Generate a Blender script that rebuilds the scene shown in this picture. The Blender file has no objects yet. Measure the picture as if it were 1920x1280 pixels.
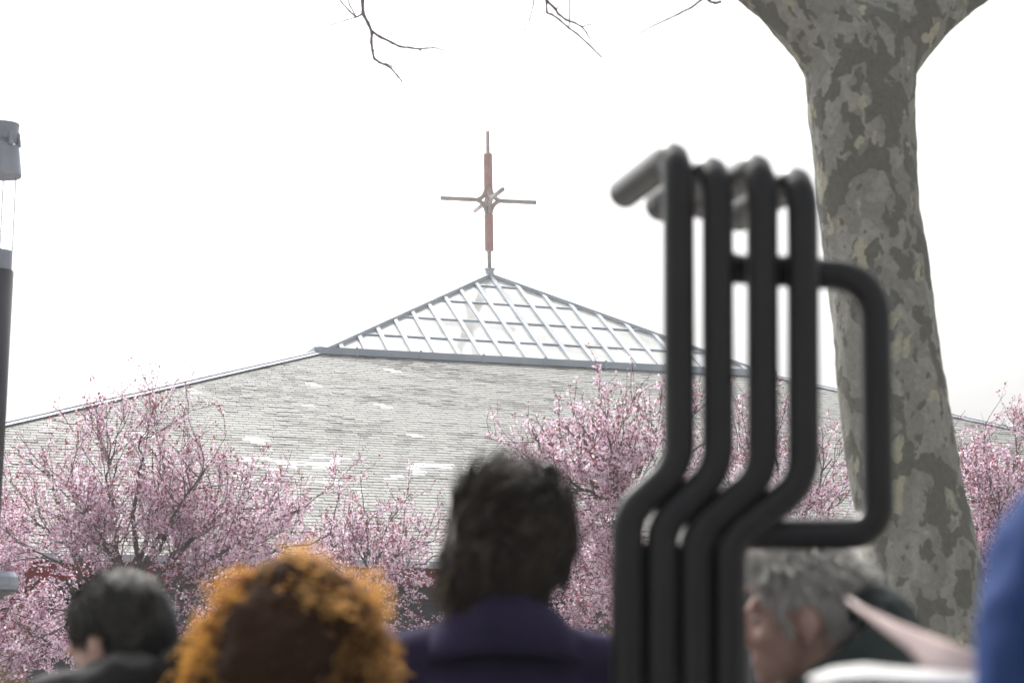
import bpy, bmesh, math, random
import numpy as np
from mathutils import Vector, Matrix, noise as mnoise

random.seed(7)
rng = np.random.default_rng(11)
scene = bpy.context.scene
C = scene.collection

# ------------------------------------------------------------------ camera
CAM_H = 1.4
PITCH, ROLL = math.radians(8.4), 0.01178
F_PX = 3733.0                       # focal length in photograph pixels (1920 wide) = 70 mm
cam_d = bpy.data.cameras.new('camera')
cam = bpy.data.objects.new('camera', cam_d)
C.objects.link(cam)
CAM_R = Matrix.Rotation(math.pi / 2 + PITCH, 4, 'X') @ Matrix.Rotation(ROLL, 4, 'Z')
cam.matrix_world = Matrix.Translation((0, 0, CAM_H)) @ CAM_R
cam_d.sensor_width = 36.0
cam_d.lens = 70.0
cam_d.clip_start = 0.05
cam_d.clip_end = 3000
cam_d.dof.use_dof = True
cam_d.dof.focus_distance = 40.0
cam_d.dof.aperture_fstop = 4.0
scene.camera = cam

# ------------------------------------------------------------------ light
SUN_EL, SUN_AZ = math.radians(48), math.radians(-22)     # azimuth from +Y, towards +X
world = bpy.data.worlds.new('World')
scene.world = world
world.use_nodes = True
wn = world.node_tree
bg = wn.nodes['Background']
sky = wn.nodes.new('ShaderNodeTexSky')
sky.sky_type = 'NISHITA'
sky.sun_disc = False
sky.sun_elevation = SUN_EL
sky.sun_rotation = SUN_AZ
sky.air_density = 1.0
sky.dust_density = 8.0
hs = wn.nodes.new('ShaderNodeHueSaturation')
hs.inputs['Saturation'].default_value = 0.10
wn.links.new(sky.outputs[0], hs.inputs['Color'])
wn.links.new(hs.outputs[0], bg.inputs['Color'])
bg.inputs['Strength'].default_value = 0.15
sun_d = bpy.data.lights.new('sun', 'SUN')
sun_d.energy = 2.2
sun_d.angle = math.radians(8)
sun_d.color = (1.0, 0.95, 0.88)
sun = bpy.data.objects.new('sun', sun_d)
C.objects.link(sun)
sdir = Vector((math.sin(SUN_AZ) * math.cos(SUN_EL), math.cos(SUN_AZ) * math.cos(SUN_EL), math.sin(SUN_EL)))
sun.rotation_euler = sdir.to_track_quat('Z', 'Y').to_euler()
vs = scene.view_settings
vs.view_transform = 'Standard'
vs.look = 'None'
vs.gamma = 1.0
vs.use_curve_mapping = False
vs.exposure = 0.6
scene.render.engine = 'CYCLES'
scene.cycles.max_bounces = 8
scene.cycles.use_denoising = True


# ------------------------------------------------------------------ helpers
def P(px, py, D):
    """photo pixel -> world point at ground distance D (world Y)"""
    d = CAM_R.to_3x3() @ Vector(((px - 960) / F_PX, (640 - py) / F_PX, -1.0))
    return Vector((0, 0, CAM_H)) + d * (D / d.y)


def to_px(p):
    q = CAM_R.to_3x3().transposed() @ (Vector(p) - Vector((0, 0, CAM_H)))
    return 960 + F_PX * q.x / -q.z, 640 - F_PX * q.y / -q.z


def tag(o, label=None, cat=None, group=None, kind=None):
    if label: o['label'] = label
    if cat: o['category'] = cat
    if group: o['group'] = group
    if kind: o['kind'] = kind
    return o


def link(name, me, m=None, parent=None, smooth=False):
    o = bpy.data.objects.new(name, me)
    C.objects.link(o)
    if m is not None and not me.materials:
        me.materials.append(m)
    if parent is not None:
        o.parent = parent
    if smooth:
        me.polygons.foreach_set('use_smooth', np.ones(len(me.polygons), bool))
    return o


def empty(name, loc=(0, 0, 0), rz=0.0):
    o = bpy.data.objects.new(name, None)
    C.objects.link(o)
    o.location = loc
    o.rotation_euler.z = rz
    o.empty_display_size = .2
    return o


def mesh_np(name, V, Fq):
    """V (n,3), Fq (m,k) constant-size faces"""
    V = np.asarray(V, np.float32); Fq = np.asarray(Fq, np.int32)
    me = bpy.data.meshes.new(name)
    k = Fq.shape[1]
    me.vertices.add(len(V)); me.vertices.foreach_set('co', V.ravel())
    me.loops.add(Fq.size); me.loops.foreach_set('vertex_index', Fq.ravel())
    me.polygons.add(len(Fq))
    me.polygons.foreach_set('loop_start', np.arange(0, Fq.size, k, dtype=np.int32))
    me.polygons.foreach_set('loop_total', np.full(len(Fq), k, np.int32))
    me.polygons.foreach_set('use_smooth', np.zeros(len(Fq), bool))
    me.update(calc_edges=True)
    return me


def unit(a):
    return a / np.maximum(np.linalg.norm(a, axis=-1, keepdims=True), 1e-9)


def tubes_np(paths, radii, sides=4):
    """paths (N,K,3), radii (N,K) -> V, F (quads, open ends)"""
    N, K, _ = paths.shape
    t = np.zeros_like(paths)
    t[:, 1:-1] = paths[:, 2:] - paths[:, :-2]
    t[:, 0] = paths[:, 1] - paths[:, 0]
    t[:, -1] = paths[:, -1] - paths[:, -2]
    t = unit(t)
    ref = np.where(np.abs(t[..., 2:3]) < .9, np.array([0, 0, 1.]), np.array([1., 0, 0]))
    a = unit(np.cross(t, ref)); b = np.cross(t, a)
    ang = np.arange(sides) * 2 * np.pi / sides
    V = paths[:, :, None, :] + radii[:, :, None, None] * (a[:, :, None, :] * np.cos(ang)[None, None, :, None] + b[:, :, None, :] * np.sin(ang)[None, None, :, None])
    idx = np.arange(N * K * sides).reshape(N, K, sides)
    i0 = idx[:, :-1]; i1 = idx[:, 1:]
    Fq = np.stack([i0, np.roll(i0, -1, 2), np.roll(i1, -1, 2), i1], -1).reshape(-1, 4)
    return V.reshape(-1, 3), Fq


def merge(parts):
    Vs, Fs, n = [], [], 0
    for V, Fq in parts:
        Vs.append(V); Fs.append(Fq + n); n += len(V)
    return np.concatenate(Vs), np.concatenate(Fs)


def bend_path(pts, rad, seg=10):
    """polyline with rounded corners"""
    pts = [Vector(p) for p in pts]
    rads = rad if isinstance(rad, (list, tuple)) else [rad] * (len(pts) - 2)
    out = [pts[0]]
    for i in range(1, len(pts) - 1):
        a, b, c = pts[i - 1], pts[i], pts[i + 1]
        u, v = (a - b).normalized(), (c - b).normalized()
        ang = u.angle(v)
        d = min(rads[i - 1] / math.tan(ang / 2), (a - b).length * .48, (c - b).length * .48)
        s, e = b + u * d, b + v * d
        for k in range(seg + 1):
            f = k / seg
            out.append(s.lerp(b, f).lerp(b.lerp(e, f), f))
    out.append(pts[-1])
    return out


def sweep(bm, pts, r, sides=20, cap=True, round_end=0.0):
    """tube with parallel transported frame"""
    pts = [Vector(p) for p in pts]
    n = len(pts)
    rr = r if isinstance(r, (list, tuple)) else [r] * n
    T = [((pts[min(i + 1, n - 1)] - pts[max(i - 1, 0)]).normalized()) for i in range(n)]
    ref = Vector((0, 0, 1)) if abs(T[0].z) < .9 else Vector((1, 0, 0))
    a = T[0].cross(ref).normalized()
    rings = []
    for i in range(n):
        if i:
            a = (a - T[i] * a.dot(T[i])).normalized()
        b = T[i].cross(a)
        rings.append([bm.verts.new(pts[i] + (a * math.cos(k * 2 * math.pi / sides) + b * math.sin(k * 2 * math.pi / sides)) * rr[i]) for k in range(sides)])
    for i in range(n - 1):
        for k in range(sides):
            bm.faces.new((rings[i][k], rings[i][(k + 1) % sides], rings[i + 1][(k + 1) % sides], rings[i + 1][k]))
    if cap:
        bm.faces.new(list(reversed(rings[0])))
        bm.faces.new(rings[-1])


def bm_obj(name, bm, m, parent=None, smooth=False):
    bmesh.ops.recalc_face_normals(bm, faces=bm.faces)
    me = bpy.data.meshes.new(name)
    bm.to_mesh(me); bm.free()
    return link(name, me, m, parent, smooth)


def box(bm, o, ex, ey, ez):
    """box from a corner and three edge vectors"""
    o, ex, ey, ez = Vector(o), Vector(ex), Vector(ey), Vector(ez)
    v = [bm.verts.new(o + ex * i + ey * j + ez * k) for k in (0, 1) for j in (0, 1) for i in (0, 1)]
    for f in ((0, 2, 3, 1), (4, 5, 7, 6), (0, 1, 5, 4), (2, 6, 7, 3), (0, 4, 6, 2), (1, 3, 7, 5)):
        bm.faces.new([v[i] for i in f])


def cbox(bm, c, sx, sy, sz):
    box(bm, Vector(c) - Vector((sx, sy, sz)) / 2, (sx, 0, 0), (0, sy, 0), (0, 0, sz))


def bar(bm, p, q, w, t, up):
    """rectangular bar from p to q, width w across, thickness t along up (sits on the line)"""
    p, q = Vector(p), Vector(q)
    d = (q - p)
    up = Vector(up)
    up = (up - d.normalized() * up.dot(d.normalized())).normalized()
    s = d.normalized().cross(up) * w
    box(bm, p - s / 2, d, s, up * t)


def lathe(bm, prof, c, seg=28, sq=None):
    c = Vector(c)
    rings = []
    for r, z in prof:
        rings.append([bm.verts.new(c + Vector((r * math.cos(k * 2 * math.pi / seg), r * math.sin(k * 2 * math.pi / seg), z))) for k in range(seg)])
    for i in range(len(rings) - 1):
        for k in range(seg):
            bm.faces.new((rings[i][k], rings[i][(k + 1) % seg], rings[i + 1][(k + 1) % seg], rings[i + 1][k]))
    bm.faces.new(list(reversed(rings[0]))); bm.faces.new(rings[-1])


# ---- voxel-fused organic bodies
def cap_geo(a, b, ra, rb, seg=14):
    """tapered capsule as verts / tris"""
    a, b = np.array(a, float), np.array(b, float)
    d = b - a; L = np.linalg.norm(d)
    t = d / L if L > 1e-6 else np.array([0, 0, 1.])
    ref = np.array([0, 0, 1.]) if abs(t[2]) < .9 else np.array([1., 0, 0])
    x = np.cross(t, ref); x /= np.linalg.norm(x); y = np.cross(t, x)
    rings = []
    n = 5
    for i in range(1, n + 1):
        th = -math.pi / 2 + i * (math.pi / 2) / n
        rings.append((a + t * ra * math.sin(th), ra * math.cos(th)))
    for i in range(0, n):
        th = i * (math.pi / 2) / n
        rings.append((b + t * rb * math.sin(th), rb * math.cos(th)))
    V = [a - t * ra]
    ang = np.arange(seg) * 2 * np.pi / seg
    for c, r in rings:
        V += list(c + r * (np.cos(ang)[:, None] * x + np.sin(ang)[:, None] * y))
    V.append(b + t * rb)
    Fs = []
    m = len(rings)
    for k in range(seg):
        Fs.append((0, 1 + (k + 1) % seg, 1 + k))
        last = 1 + (m - 1) * seg
        Fs.append((last + k, last + (k + 1) % seg, len(V) - 1))
    for i in range(m - 1):
        for k in range(seg):
            p, q = 1 + i * seg + k, 1 + i * seg + (k + 1) % seg
            Fs.append((p, q, q + seg)); Fs.append((p, q + seg, p + seg))
    return np.array(V), np.array(Fs)


def ell_geo(c, r, R=None):
    V, Fs = cap_geo((0, 0, -1e-4), (0, 0, 1e-4), 1, 1, 18)
    V = V * np.array(r)
    if R is not None:
        V = V @ np.array(R).T
    return V + np.array(c), Fs


def fuse(name, parts, voxel, smooth=6):
    V, Fs = merge(parts)
    me = mesh_np(name + '_raw', V, Fs)
    o = bpy.data.objects.new('tmp_fuse', me)
    C.objects.link(o)
    m = o.modifiers.new('r', 'REMESH'); m.mode = 'VOXEL'; m.voxel_size = voxel; m.adaptivity = 0
    if smooth:
        s = o.modifiers.new('s', 'SMOOTH'); s.factor = .5; s.iterations = smooth
    dg = bpy.context.evaluated_depsgraph_get()
    out = bpy.data.meshes.new_from_object(o.evaluated_get(dg))
    out.name = name
    bpy.data.objects.remove(o); bpy.data.meshes.remove(me)
    return out


def verts_of(me):
    a = np.empty(len(me.vertices) * 3, np.float32)
    me.vertices.foreach_get('co', a)
    return a.reshape(-1, 3)


def normals_of(me):
    a = np.empty(len(me.vertices) * 3, np.float32)
    me.vertices.foreach_get('normal', a)
    return a.reshape(-1, 3)


def wrinkle(me, amp, freq, seed, stretch=(1, 1, 1)):
    v, n = verts_of(me), normals_of(me)
    out = np.array([mnoise.fractal(Vector((x * stretch[0] * freq + seed, y * stretch[1] * freq, z * stretch[2] * freq)), .8, 2.1, 3) for x, y, z in v])
    v = v + n * (out * amp)[:, None]
    me.vertices.foreach_set('co', v.astype(np.float32).ravel()); me.update()


# ------------------------------------------------------------------ materials
def mat(name, col, rough=.6, metal=0.0, spec=.5):
    m = bpy.data.materials.new(name)
    m.use_nodes = True
    b = m.node_tree.nodes['Principled BSDF']
    b.inputs['Base Color'].default_value = (*col, 1)
    b.inputs['Roughness'].default_value = rough
    b.inputs['Metallic'].default_value = metal
    b.inputs['Specular IOR Level'].default_value = spec
    return m


def nd(m, t, **kw):
    n = m.node_tree.nodes.new(t)
    for k, v in kw.items():
        if k in n.inputs: n.inputs[k].default_value = v
        else: setattr(n, k, v)
    return n


def lk(m, a, b):
    m.node_tree.links.new(a, b)


def ramp(m, fac, stops, interp='LINEAR'):
    r = nd(m, 'ShaderNodeValToRGB')
    r.color_ramp.interpolation = interp
    while len(r.color_ramp.elements) < len(stops): r.color_ramp.elements.new(.5)
    for e, (p, c) in zip(r.color_ramp.elements, stops):
        e.position = p; e.color = (*c, 1)
    lk(m, fac, r.inputs[0])
    return r.outputs[0]


def noisy(m, c1, c2, scale=4, detail=5, coord='Object', lo=.3, hi=.7, bump=0, bscale=60, bdist=.004, stretch=None):
    b = m.node_tree.nodes['Principled BSDF']
    tc = nd(m, 'ShaderNodeTexCoord')
    src = tc.outputs[coord]
    if stretch:
        mp = nd(m, 'ShaderNodeMapping'); mp.inputs['Scale'].default_value = stretch
        lk(m, src, mp.inputs[0]); src = mp.outputs[0]
    n = nd(m, 'ShaderNodeTexNoise', Scale=scale, Detail=detail)
    lk(m, src, n.inputs['Vector'])
    lk(m, ramp(m, n.outputs['Fac'], [(lo, c1), (hi, c2)]), b.inputs['Base Color'])
    if bump:
        n2 = nd(m, 'ShaderNodeTexNoise', Scale=bscale, Detail=4)
        lk(m, src, n2.inputs['Vector'])
        bp = nd(m, 'ShaderNodeBump', Strength=bump, Distance=bdist)
        lk(m, n2.outputs['Fac'], bp.inputs['Height']); lk(m, bp.outputs[0], b.inputs['Normal'])
    return m


def leafy(name, stops, trans=.35, rough=.6):
    """thin petals, leaves, hair: diffuse + translucent, colour varies per island"""
    m = bpy.data.materials.new(name); m.use_nodes = True
    nt = m.node_tree
    b = nt.nodes['Principled BSDF']; b.inputs['Roughness'].default_value = rough
    g = nd(m, 'ShaderNodeNewGeometry')
    col = ramp(m, g.outputs['Random Per Island'], stops)
    lk(m, col, b.inputs['Base Color'])
    tr = nd(m, 'ShaderNodeBsdfTranslucent'); lk(m, col, tr.inputs['Color'])
    mx = nd(m, 'ShaderNodeMixShader'); mx.inputs[0].default_value = trans
    lk(m, b.outputs[0], mx.inputs[1]); lk(m, tr.outputs[0], mx.inputs[2])
    lk(m, mx.outputs[0], nt.nodes['Material Output'].inputs[0])
    return m


def slate_mat(name, island, c=(.088, .091, .088), c2=(.305, .31, .30), rough=.72):
    m = mat(name, c, rough, spec=.3)
    b = m.node_tree.nodes['Principled BSDF']
    g = nd(m, 'ShaderNodeNewGeometry')
    oi = nd(m, 'ShaderNodeObjectInfo')
    rnd = g.outputs['Random Per Island'] if island else oi.outputs['Random']
    mp = nd(m, 'ShaderNodeMapping'); mp.inputs['Scale'].default_value = (.35, .8, .8)
    lk(m, g.outputs['Position'], mp.inputs[0])
    n = nd(m, 'ShaderNodeTexNoise', Scale=1.0, Detail=6, Roughness=.65); lk(m, mp.outputs[0], n.inputs['Vector'])
    n2 = nd(m, 'ShaderNodeTexNoise', Scale=9.0, Detail=4); lk(m, g.outputs['Position'], n2.inputs['Vector'])
    a = nd(m, 'ShaderNodeMath', operation='MULTIPLY_ADD'); lk(m, rnd, a.inputs[0]); a.inputs[1].default_value = .24; lk(m, n.outputs['Fac'], a.inputs[2])
    a2 = nd(m, 'ShaderNodeMath', operation='MULTIPLY_ADD'); lk(m, n2.outputs['Fac'], a2.inputs[0]); a2.inputs[1].default_value = .28; lk(m, a.outputs[0], a2.inputs[2])
    lk(m, ramp(m, a2.outputs[0], [(.52, c), (.78, c2)]), b.inputs['Base Color'])
    bp = nd(m, 'ShaderNodeBump', Strength=.25, Distance=.01); lk(m, n2.outputs['Fac'], bp.inputs['Height']); lk(m, bp.outputs[0], b.inputs['Normal'])
    return m


M = {}
M['ground'] = noisy(mat('paving_ground', (.2, .19, .18), .85), (.16, .155, .15), (.24, .23, .21), scale=.7, bump=.3, bscale=8)
M['slate'] = slate_mat('weathered_slate', False)
M['slate_rest'] = slate_mat('weathered_slate_rest', True)
M['slate_pale'] = mat('pale_slate', (.50, .51, .51), .35)  # paler, smoother slates set at chosen spots on the slope
M['deck'] = mat('roof_felt', (.03, .03, .03), .9)
M['zinc'] = noisy(mat('zinc_sheet', (.5, .54, .6), .6, .1), (.46, .50, .56), (.58, .62, .68), scale=1.2)
M['zinc_dark'] = noisy(mat('zinc_gutter', (.42, .47, .55), .6, .05), (.38, .43, .51), (.5, .55, .62), scale=1.5)
M['rust'] = noisy(mat('oxide_red_steel', (.5, .31, .28), .7), (.44, .27, .245), (.58, .38, .35), scale=6)
M['steel'] = noisy(mat('weathered_steel', (.46, .41, .39), .65), (.40, .35, .33), (.54, .48, .46), scale=8)
M['red'] = noisy(mat('red_fascia', (.28, .03, .025), .5), (.22, .025, .02), (.34, .05, .04), scale=2)
M['wall'] = noisy(mat('grey_render', (.16, .16, .165), .85), (.12, .12, .125), (.2, .2, .2), scale=1.5, bump=.2)
M['frame'] = mat('window_frame_grey', (.06, .065, .075), .5)
M['pane_wall'] = mat('dark_window_glass', (.06, .075, .10), .08)
M['ochre'] = noisy(mat('ochre_door', (.42, .30, .14), .6), (.36, .25, .11), (.48, .36, .18), scale=2)


def glazing():
    m = bpy.data.materials.new('milky_roof_glass'); m.use_nodes = True
    nt = m.node_tree
    b = nt.nodes['Principled BSDF']
    b.inputs['Roughness'].default_value = .08
    g = nd(m, 'ShaderNodeNewGeometry')
    n = nd(m, 'ShaderNodeTexNoise', Scale=.9, Detail=5); lk(m, g.outputs['Position'], n.inputs['Vector'])
    col = ramp(m, n.outputs['Fac'], [(.3, (.66, .68, .66)), (.55, (.9, .91, .9))])
    lk(m, col, b.inputs['Base Color'])
    tr = nd(m, 'ShaderNodeBsdfTranslucent'); lk(m, col, tr.inputs['Color'])
    mx = nd(m, 'ShaderNodeMixShader'); mx.inputs[0].default_value = .4
    lk(m, b.outputs[0], mx.inputs[1]); lk(m, tr.outputs[0], mx.inputs[2])
    lk(m, mx.outputs[0], nt.nodes['Material Output'].inputs[0])
    return m


M['glass'] = glazing()
M['black_steel'] = noisy(mat('black_painted_steel', (.005, .005, .006), .36, spec=.4), (.004, .004, .005), (.009, .009, .011), scale=9, bump=.12, bscale=140, bdist=.001)
M['post'] = noisy(mat('dark_grey_lamp_paint', (.045, .047, .06), .4), (.04, .042, .054), (.06, .062, .075), scale=5)
M['lamp_grey'] = noisy(mat('light_grey_lamp_metal', (.33, .35, .42), .4, .4), (.28, .30, .37), (.4, .42, .48), scale=6)
M['lamp_green'] = mat('grey_green_lamp_base', (.10, .115, .11), .6)
M['branch'] = noisy(mat('plum_bark', (.12, .105, .10), .9), (.09, .08, .076), (.16, .145, .135), scale=12)
M['twig'] = noisy(mat('plane_twig_bark', (.22, .19, .20), .9), (.18, .15, .165), (.28, .25, .26), scale=10)
M['petal'] = leafy('pink_petals', [(0, (.64, .40, .55)), (.25, (.76, .56, .70)), (.7, (.84, .69, .79)), (1, (.92, .84, .89))], .62)
M['bud'] = leafy('red_buds_and_leaves', [(0, (.22, .04, .05)), (.5, (.38, .08, .11)), (1, (.55, .22, .22))], .4)
M['skin'] = noisy(mat('skin', (.52, .33, .275), .5), (.47, .29, .235), (.57, .38, .32), scale=14)
M['skin'].node_tree.nodes['Principled BSDF'].inputs['Subsurface Weight'].default_value = .08
M['eye'] = mat('eye_white', (.38, .33, .30), .4)
M['iris'] = mat('dark_iris', (.03, .02, .015), .2)


def cloth(name, c1, c2, rough=.9, scale=5, sheen=0.0):
    m = noisy(mat(name, c1, rough, spec=.2), c1, c2, scale=scale, bump=.25, bscale=420, bdist=.002)
    b = m.node_tree.nodes['Principled BSDF']
    b.inputs['Sheen Weight'].default_value = sheen
    b.inputs['Sheen Tint'].default_value = (*c2, 1)
    return m


def bark():
    """plane bark: pale plates, darker older plates, small cream and rusty scars, fine grain"""
    m = mat('plane_bark', (.25, .24, .2), .85, spec=.2)
    b = m.node_tree.nodes['Principled BSDF']
    tc = nd(m, 'ShaderNodeTexCoord')
    src = tc.outputs['Object']
    w = nd(m, 'ShaderNodeTexNoise', Scale=4.0, Detail=4, Roughness=.6); lk(m, src, w.inputs['Vector'])
    mixv = nd(m, 'ShaderNodeMix', data_type='VECTOR'); mixv.inputs['Factor'].default_value = .17
    lk(m, src, mixv.inputs[4]); lk(m, w.outputs['Color'], mixv.inputs[5])
    mp = nd(m, 'ShaderNodeMapping'); mp.inputs['Scale'].default_value = (1, 1, .62)
    lk(m, mixv.outputs[1], mp.inputs[0])
    base = (.40, .396, .365); mid = (.30, .297, .268); dark = (.185, .184, .163); pale = (.47, .455, .36); red = (.24, .15, .12)
    fine = nd(m, 'ShaderNodeTexNoise', Scale=34, Detail=6, Roughness=.7); lk(m, src, fine.inputs['Vector'])
    mps = nd(m, 'ShaderNodeMapping'); mps.inputs['Scale'].default_value = (6, 6, 1.3); lk(m, src, mps.inputs[0])
    streak = nd(m, 'ShaderNodeTexNoise', Scale=1.4, Detail=6, Roughness=.65); lk(m, mps.outputs[0], streak.inputs['Vector'])

    def layer(scale, thr, prev, col, seed, soft=.022):
        mp2 = nd(m, 'ShaderNodeMapping'); mp2.inputs['Location'].default_value = (seed, seed * 2.3, seed * .7)
        lk(m, mp.outputs[0], mp2.inputs[0])
        n = nd(m, 'ShaderNodeTexNoise', Scale=scale, Detail=1.6, Roughness=.45); lk(m, mp2.outputs[0], n.inputs['Vector'])
        r = ramp(m, n.outputs['Fac'], [(thr, (0, 0, 0)), (thr + soft, (1, 1, 1))])
        mx = nd(m, 'ShaderNodeMix', data_type='RGBA'); lk(m, r, mx.inputs[0])
        lk(m, prev, mx.inputs[6]); mx.inputs[7].default_value = (*col, 1)
        return mx.outputs[2], r

    c0 = ramp(m, streak.outputs['Fac'], [(.3, mid), (.62, base)])
    c1, r1 = layer(9.5, .49, c0, mid, 1.3)
    c2, r2 = layer(9.0, .53, c1, dark, 4.1, .014)
    c2, r2b = layer(15, .60, c2, dark, 17.3, .014)
    c3, r3 = layer(9, .63, c2, pale, 8.2)
    c4, r4 = layer(15, .745, c3, red, 12.7)
    g = ramp(m, fine.outputs['Fac'], [(.3, (.68, .68, .66)), (.7, (1.0, 1.0, 1.0))])
    mu = nd(m, 'ShaderNodeMix', data_type='RGBA', blend_type='MULTIPLY'); mu.inputs[0].default_value = 1
    lk(m, c4, mu.inputs[6]); lk(m, g, mu.inputs[7])
    lk(m, mu.outputs[2], b.inputs['Base Color'])
    add = nd(m, 'ShaderNodeMath', operation='ADD'); lk(m, r1, add.inputs[0]); lk(m, r2, add.inputs[1])
    ad2 = nd(m, 'ShaderNodeMath', operation='ADD'); lk(m, add.outputs[0], ad2.inputs[0]); lk(m, r3, ad2.inputs[1])
    ad3 = nd(m, 'ShaderNodeMath', operation='MULTIPLY_ADD'); lk(m, fine.outputs['Fac'], ad3.inputs[0]); ad3.inputs[1].default_value = 1.2; lk(m, ad2.outputs[0], ad3.inputs[2])
    ad4 = nd(m, 'ShaderNodeMath', operation='MULTIPLY_ADD'); lk(m, streak.outputs['Fac'], ad4.inputs[0]); ad4.inputs[1].default_value = 1.5; lk(m, ad3.outputs[0], ad4.inputs[2])
    bp = nd(m, 'ShaderNodeBump', Strength=.7, Distance=.006, invert=True); lk(m, ad4.outputs[0], bp.inputs['Height']); lk(m, bp.outputs[0], b.inputs['Normal'])
    return m


M['bark'] = bark()

# ------------------------------------------------------------------ ground
bm = bmesh.new()
v = [bm.verts.new(p) for p in ((-900, -300, 0), (900, -300, 0), (900, 1500, 0), (-900, 1500, 0))]
bm.faces.new(v)
tag(bm_obj('ground', bm, M['ground']), kind='structure')

# ------------------------------------------------------------------ church (low pyramid roof, glazed top)
SC = 50 / 45
ANG = .28813587
S = 4.83424414 * SC; HG = 2.67564831 * SC; K = .36834959
APEX = Vector((-.53429208 * SC, 50, CAM_H + (9.54879036 - CAM_H) * SC))
U = Vector((math.cos(ANG), math.sin(ANG), 0)); N = Vector((math.sin(ANG), -math.cos(ANG), 0)); Z = Vector((0, 0, 1))
EAVE_T = 12.2 * SC
church = empty('church', (APEX.x, APEX.y, 0))
tag(church, 'low church with wide grey slate pyramid roof and glazed top behind the blossom trees', 'church')
INV = Vector((-APEX.x, -APEX.y, 0))           # world -> church local (no rotation)
GE = APEX - Z * HG                            # centre of the glazed base


def W(u, n, z):                                # church axes -> local point, z above glazed base
    return GE + U * u + N * n + Z * z + INV


beta = math.atan(K)
# roof deck under the slates, all four sides
bm = bmesh.new()
lo = S + EAVE_T
top = [bm.verts.new(W(a * S, b * S, -.06)) for a, b in ((-1, 1), (1, 1), (1, -1), (-1, -1))]
bot = [bm.verts.new(W(a * lo, b * lo, -.06 - K * EAVE_T)) for a, b in ((-1, 1), (1, 1), (1, -1), (-1, -1))]
for i in range(4):
    bm.faces.new((top[i], bot[i], bot[(i + 1) % 4], top[(i + 1) % 4]))
bm.faces.new(top)
roof = bm_obj('roof', bm, M['deck'], church)

# slates of the front slope: q along the eave, w down the slope
D_ = (N * math.cos(beta) - Z * math.sin(beta)); NR = (Z * math.cos(beta) + N * math.sin(beta))
O_ = GE + N * S + Z * .0
SW, SE = .255, .173
LEN = EAVE_T / math.cos(beta)
rows = int(LEN / SE) + 1
pale_px = [(400 + x / 3.764, 660 + y / 3.764) for x, y in ((685, 223), (675, 375), (1185, 373), (1405, 580), (305, 610), (270, 628), (260, 745), (370, 745), (735, 727), (800, 748), (900, 755), (440, 768), (540, 770), (640, 780), (880, 775), (515, 795), (740, 790), (840, 798), (375, 805), (715, 810), (170, 865), (240, 890), (410, 918), (785, 890), (750, 908), (860, 912), (1480, 785), (1450, 802), (1440, 825), (1560, 800), (1660, 800), (1410, 843), (1255, 878), (1000, 960), (1265, 130))]
pale_px += [(232, 826), (269, 812), (356, 733), (144, 901), (1052, 856), (1080, 857), (1105, 862)]


def face_hit(px, py):
    d = P(px, py, 10) - Vector((0, 0, CAM_H)); o = Vector((0, 0, CAM_H))
    t = (O_ - o).dot(NR) / d.dot(NR)
    p = o + d * t - O_
    return p.dot(U), p.dot(D_)


def slate_key(q, w):
    r = int(w // SE)
    off = (r % 2) * .5 + .13 * math.sin(r * 2.3)
    return r, int(math.floor(q / SW - off))


pale_keys = {slate_key(*face_hit(x + dx, y + dy)) for x, y in pale_px for dx, dy in ((0, 0), (3, 3.6))}
srng = random.Random(5)
slates = []                                      # (key, corner list (8), on-screen size)
for r in range(rows):
    off = (r % 2) * .5 + .13 * math.sin(r * 2.3)
    w0, w1 = r * SE - .035, (r + 1) * SE
    lim0, lim1 = S + max(w0, 0) * math.cos(beta) - .03, S + w1 * math.cos(beta) - .03
    for i in range(int(math.floor(-lim1 / SW - off)) - 1, int(lim1 / SW - off) + 2):
        if abs((i + .5 + off) * SW) > 19.0: continue
        q0, q1 = (i + off) * SW + .0045, (i + 1 + off) * SW - .0045
        if min(abs(q0), abs(q1)) > lim1 - .04: continue
        j = srng.uniform(-.005, .005); dw = srng.uniform(-.008, .008); lift = srng.uniform(0, .0035) if srng.random() < .93 else .009
        cl = lambda q, l: max(-l, min(l, q))
        A0, B0 = cl(q0, lim0), cl(q1, lim0); A1, B1 = cl(q0, lim1), cl(q1, lim1)
        if B0 - A0 < .03 and B1 - A1 < .05: continue
        wl, wr = w1 + dw + j, w1 + dw - j
        hu, hl = .003, .0100 + lift
        pts = [(A0, w0, hu - .012), (B0, w0, hu - .012), (B1, wr, hl - .0092), (A1, wl, hl - .0092), (A0, w0, hu), (B0, w0, hu), (B1, wr, hl), (A1, wl, hl)]
        slates.append(((r, i), pts))
SF = np.array([(0, 1, 2, 3), (4, 7, 6, 5), (0, 4, 5, 1), (1, 5, 6, 2), (2, 6, 7, 3), (3, 7, 4, 0)])


def spt(q, w, h):
    return O_ + U * q + D_ * w + NR * h + INV


def slate_vis(pts):
    q = sum(p[0] for p in pts) / 8; w = sum(p[1] for p in pts) / 8
    return to_px(O_ + U * q + D_ * w)


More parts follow.
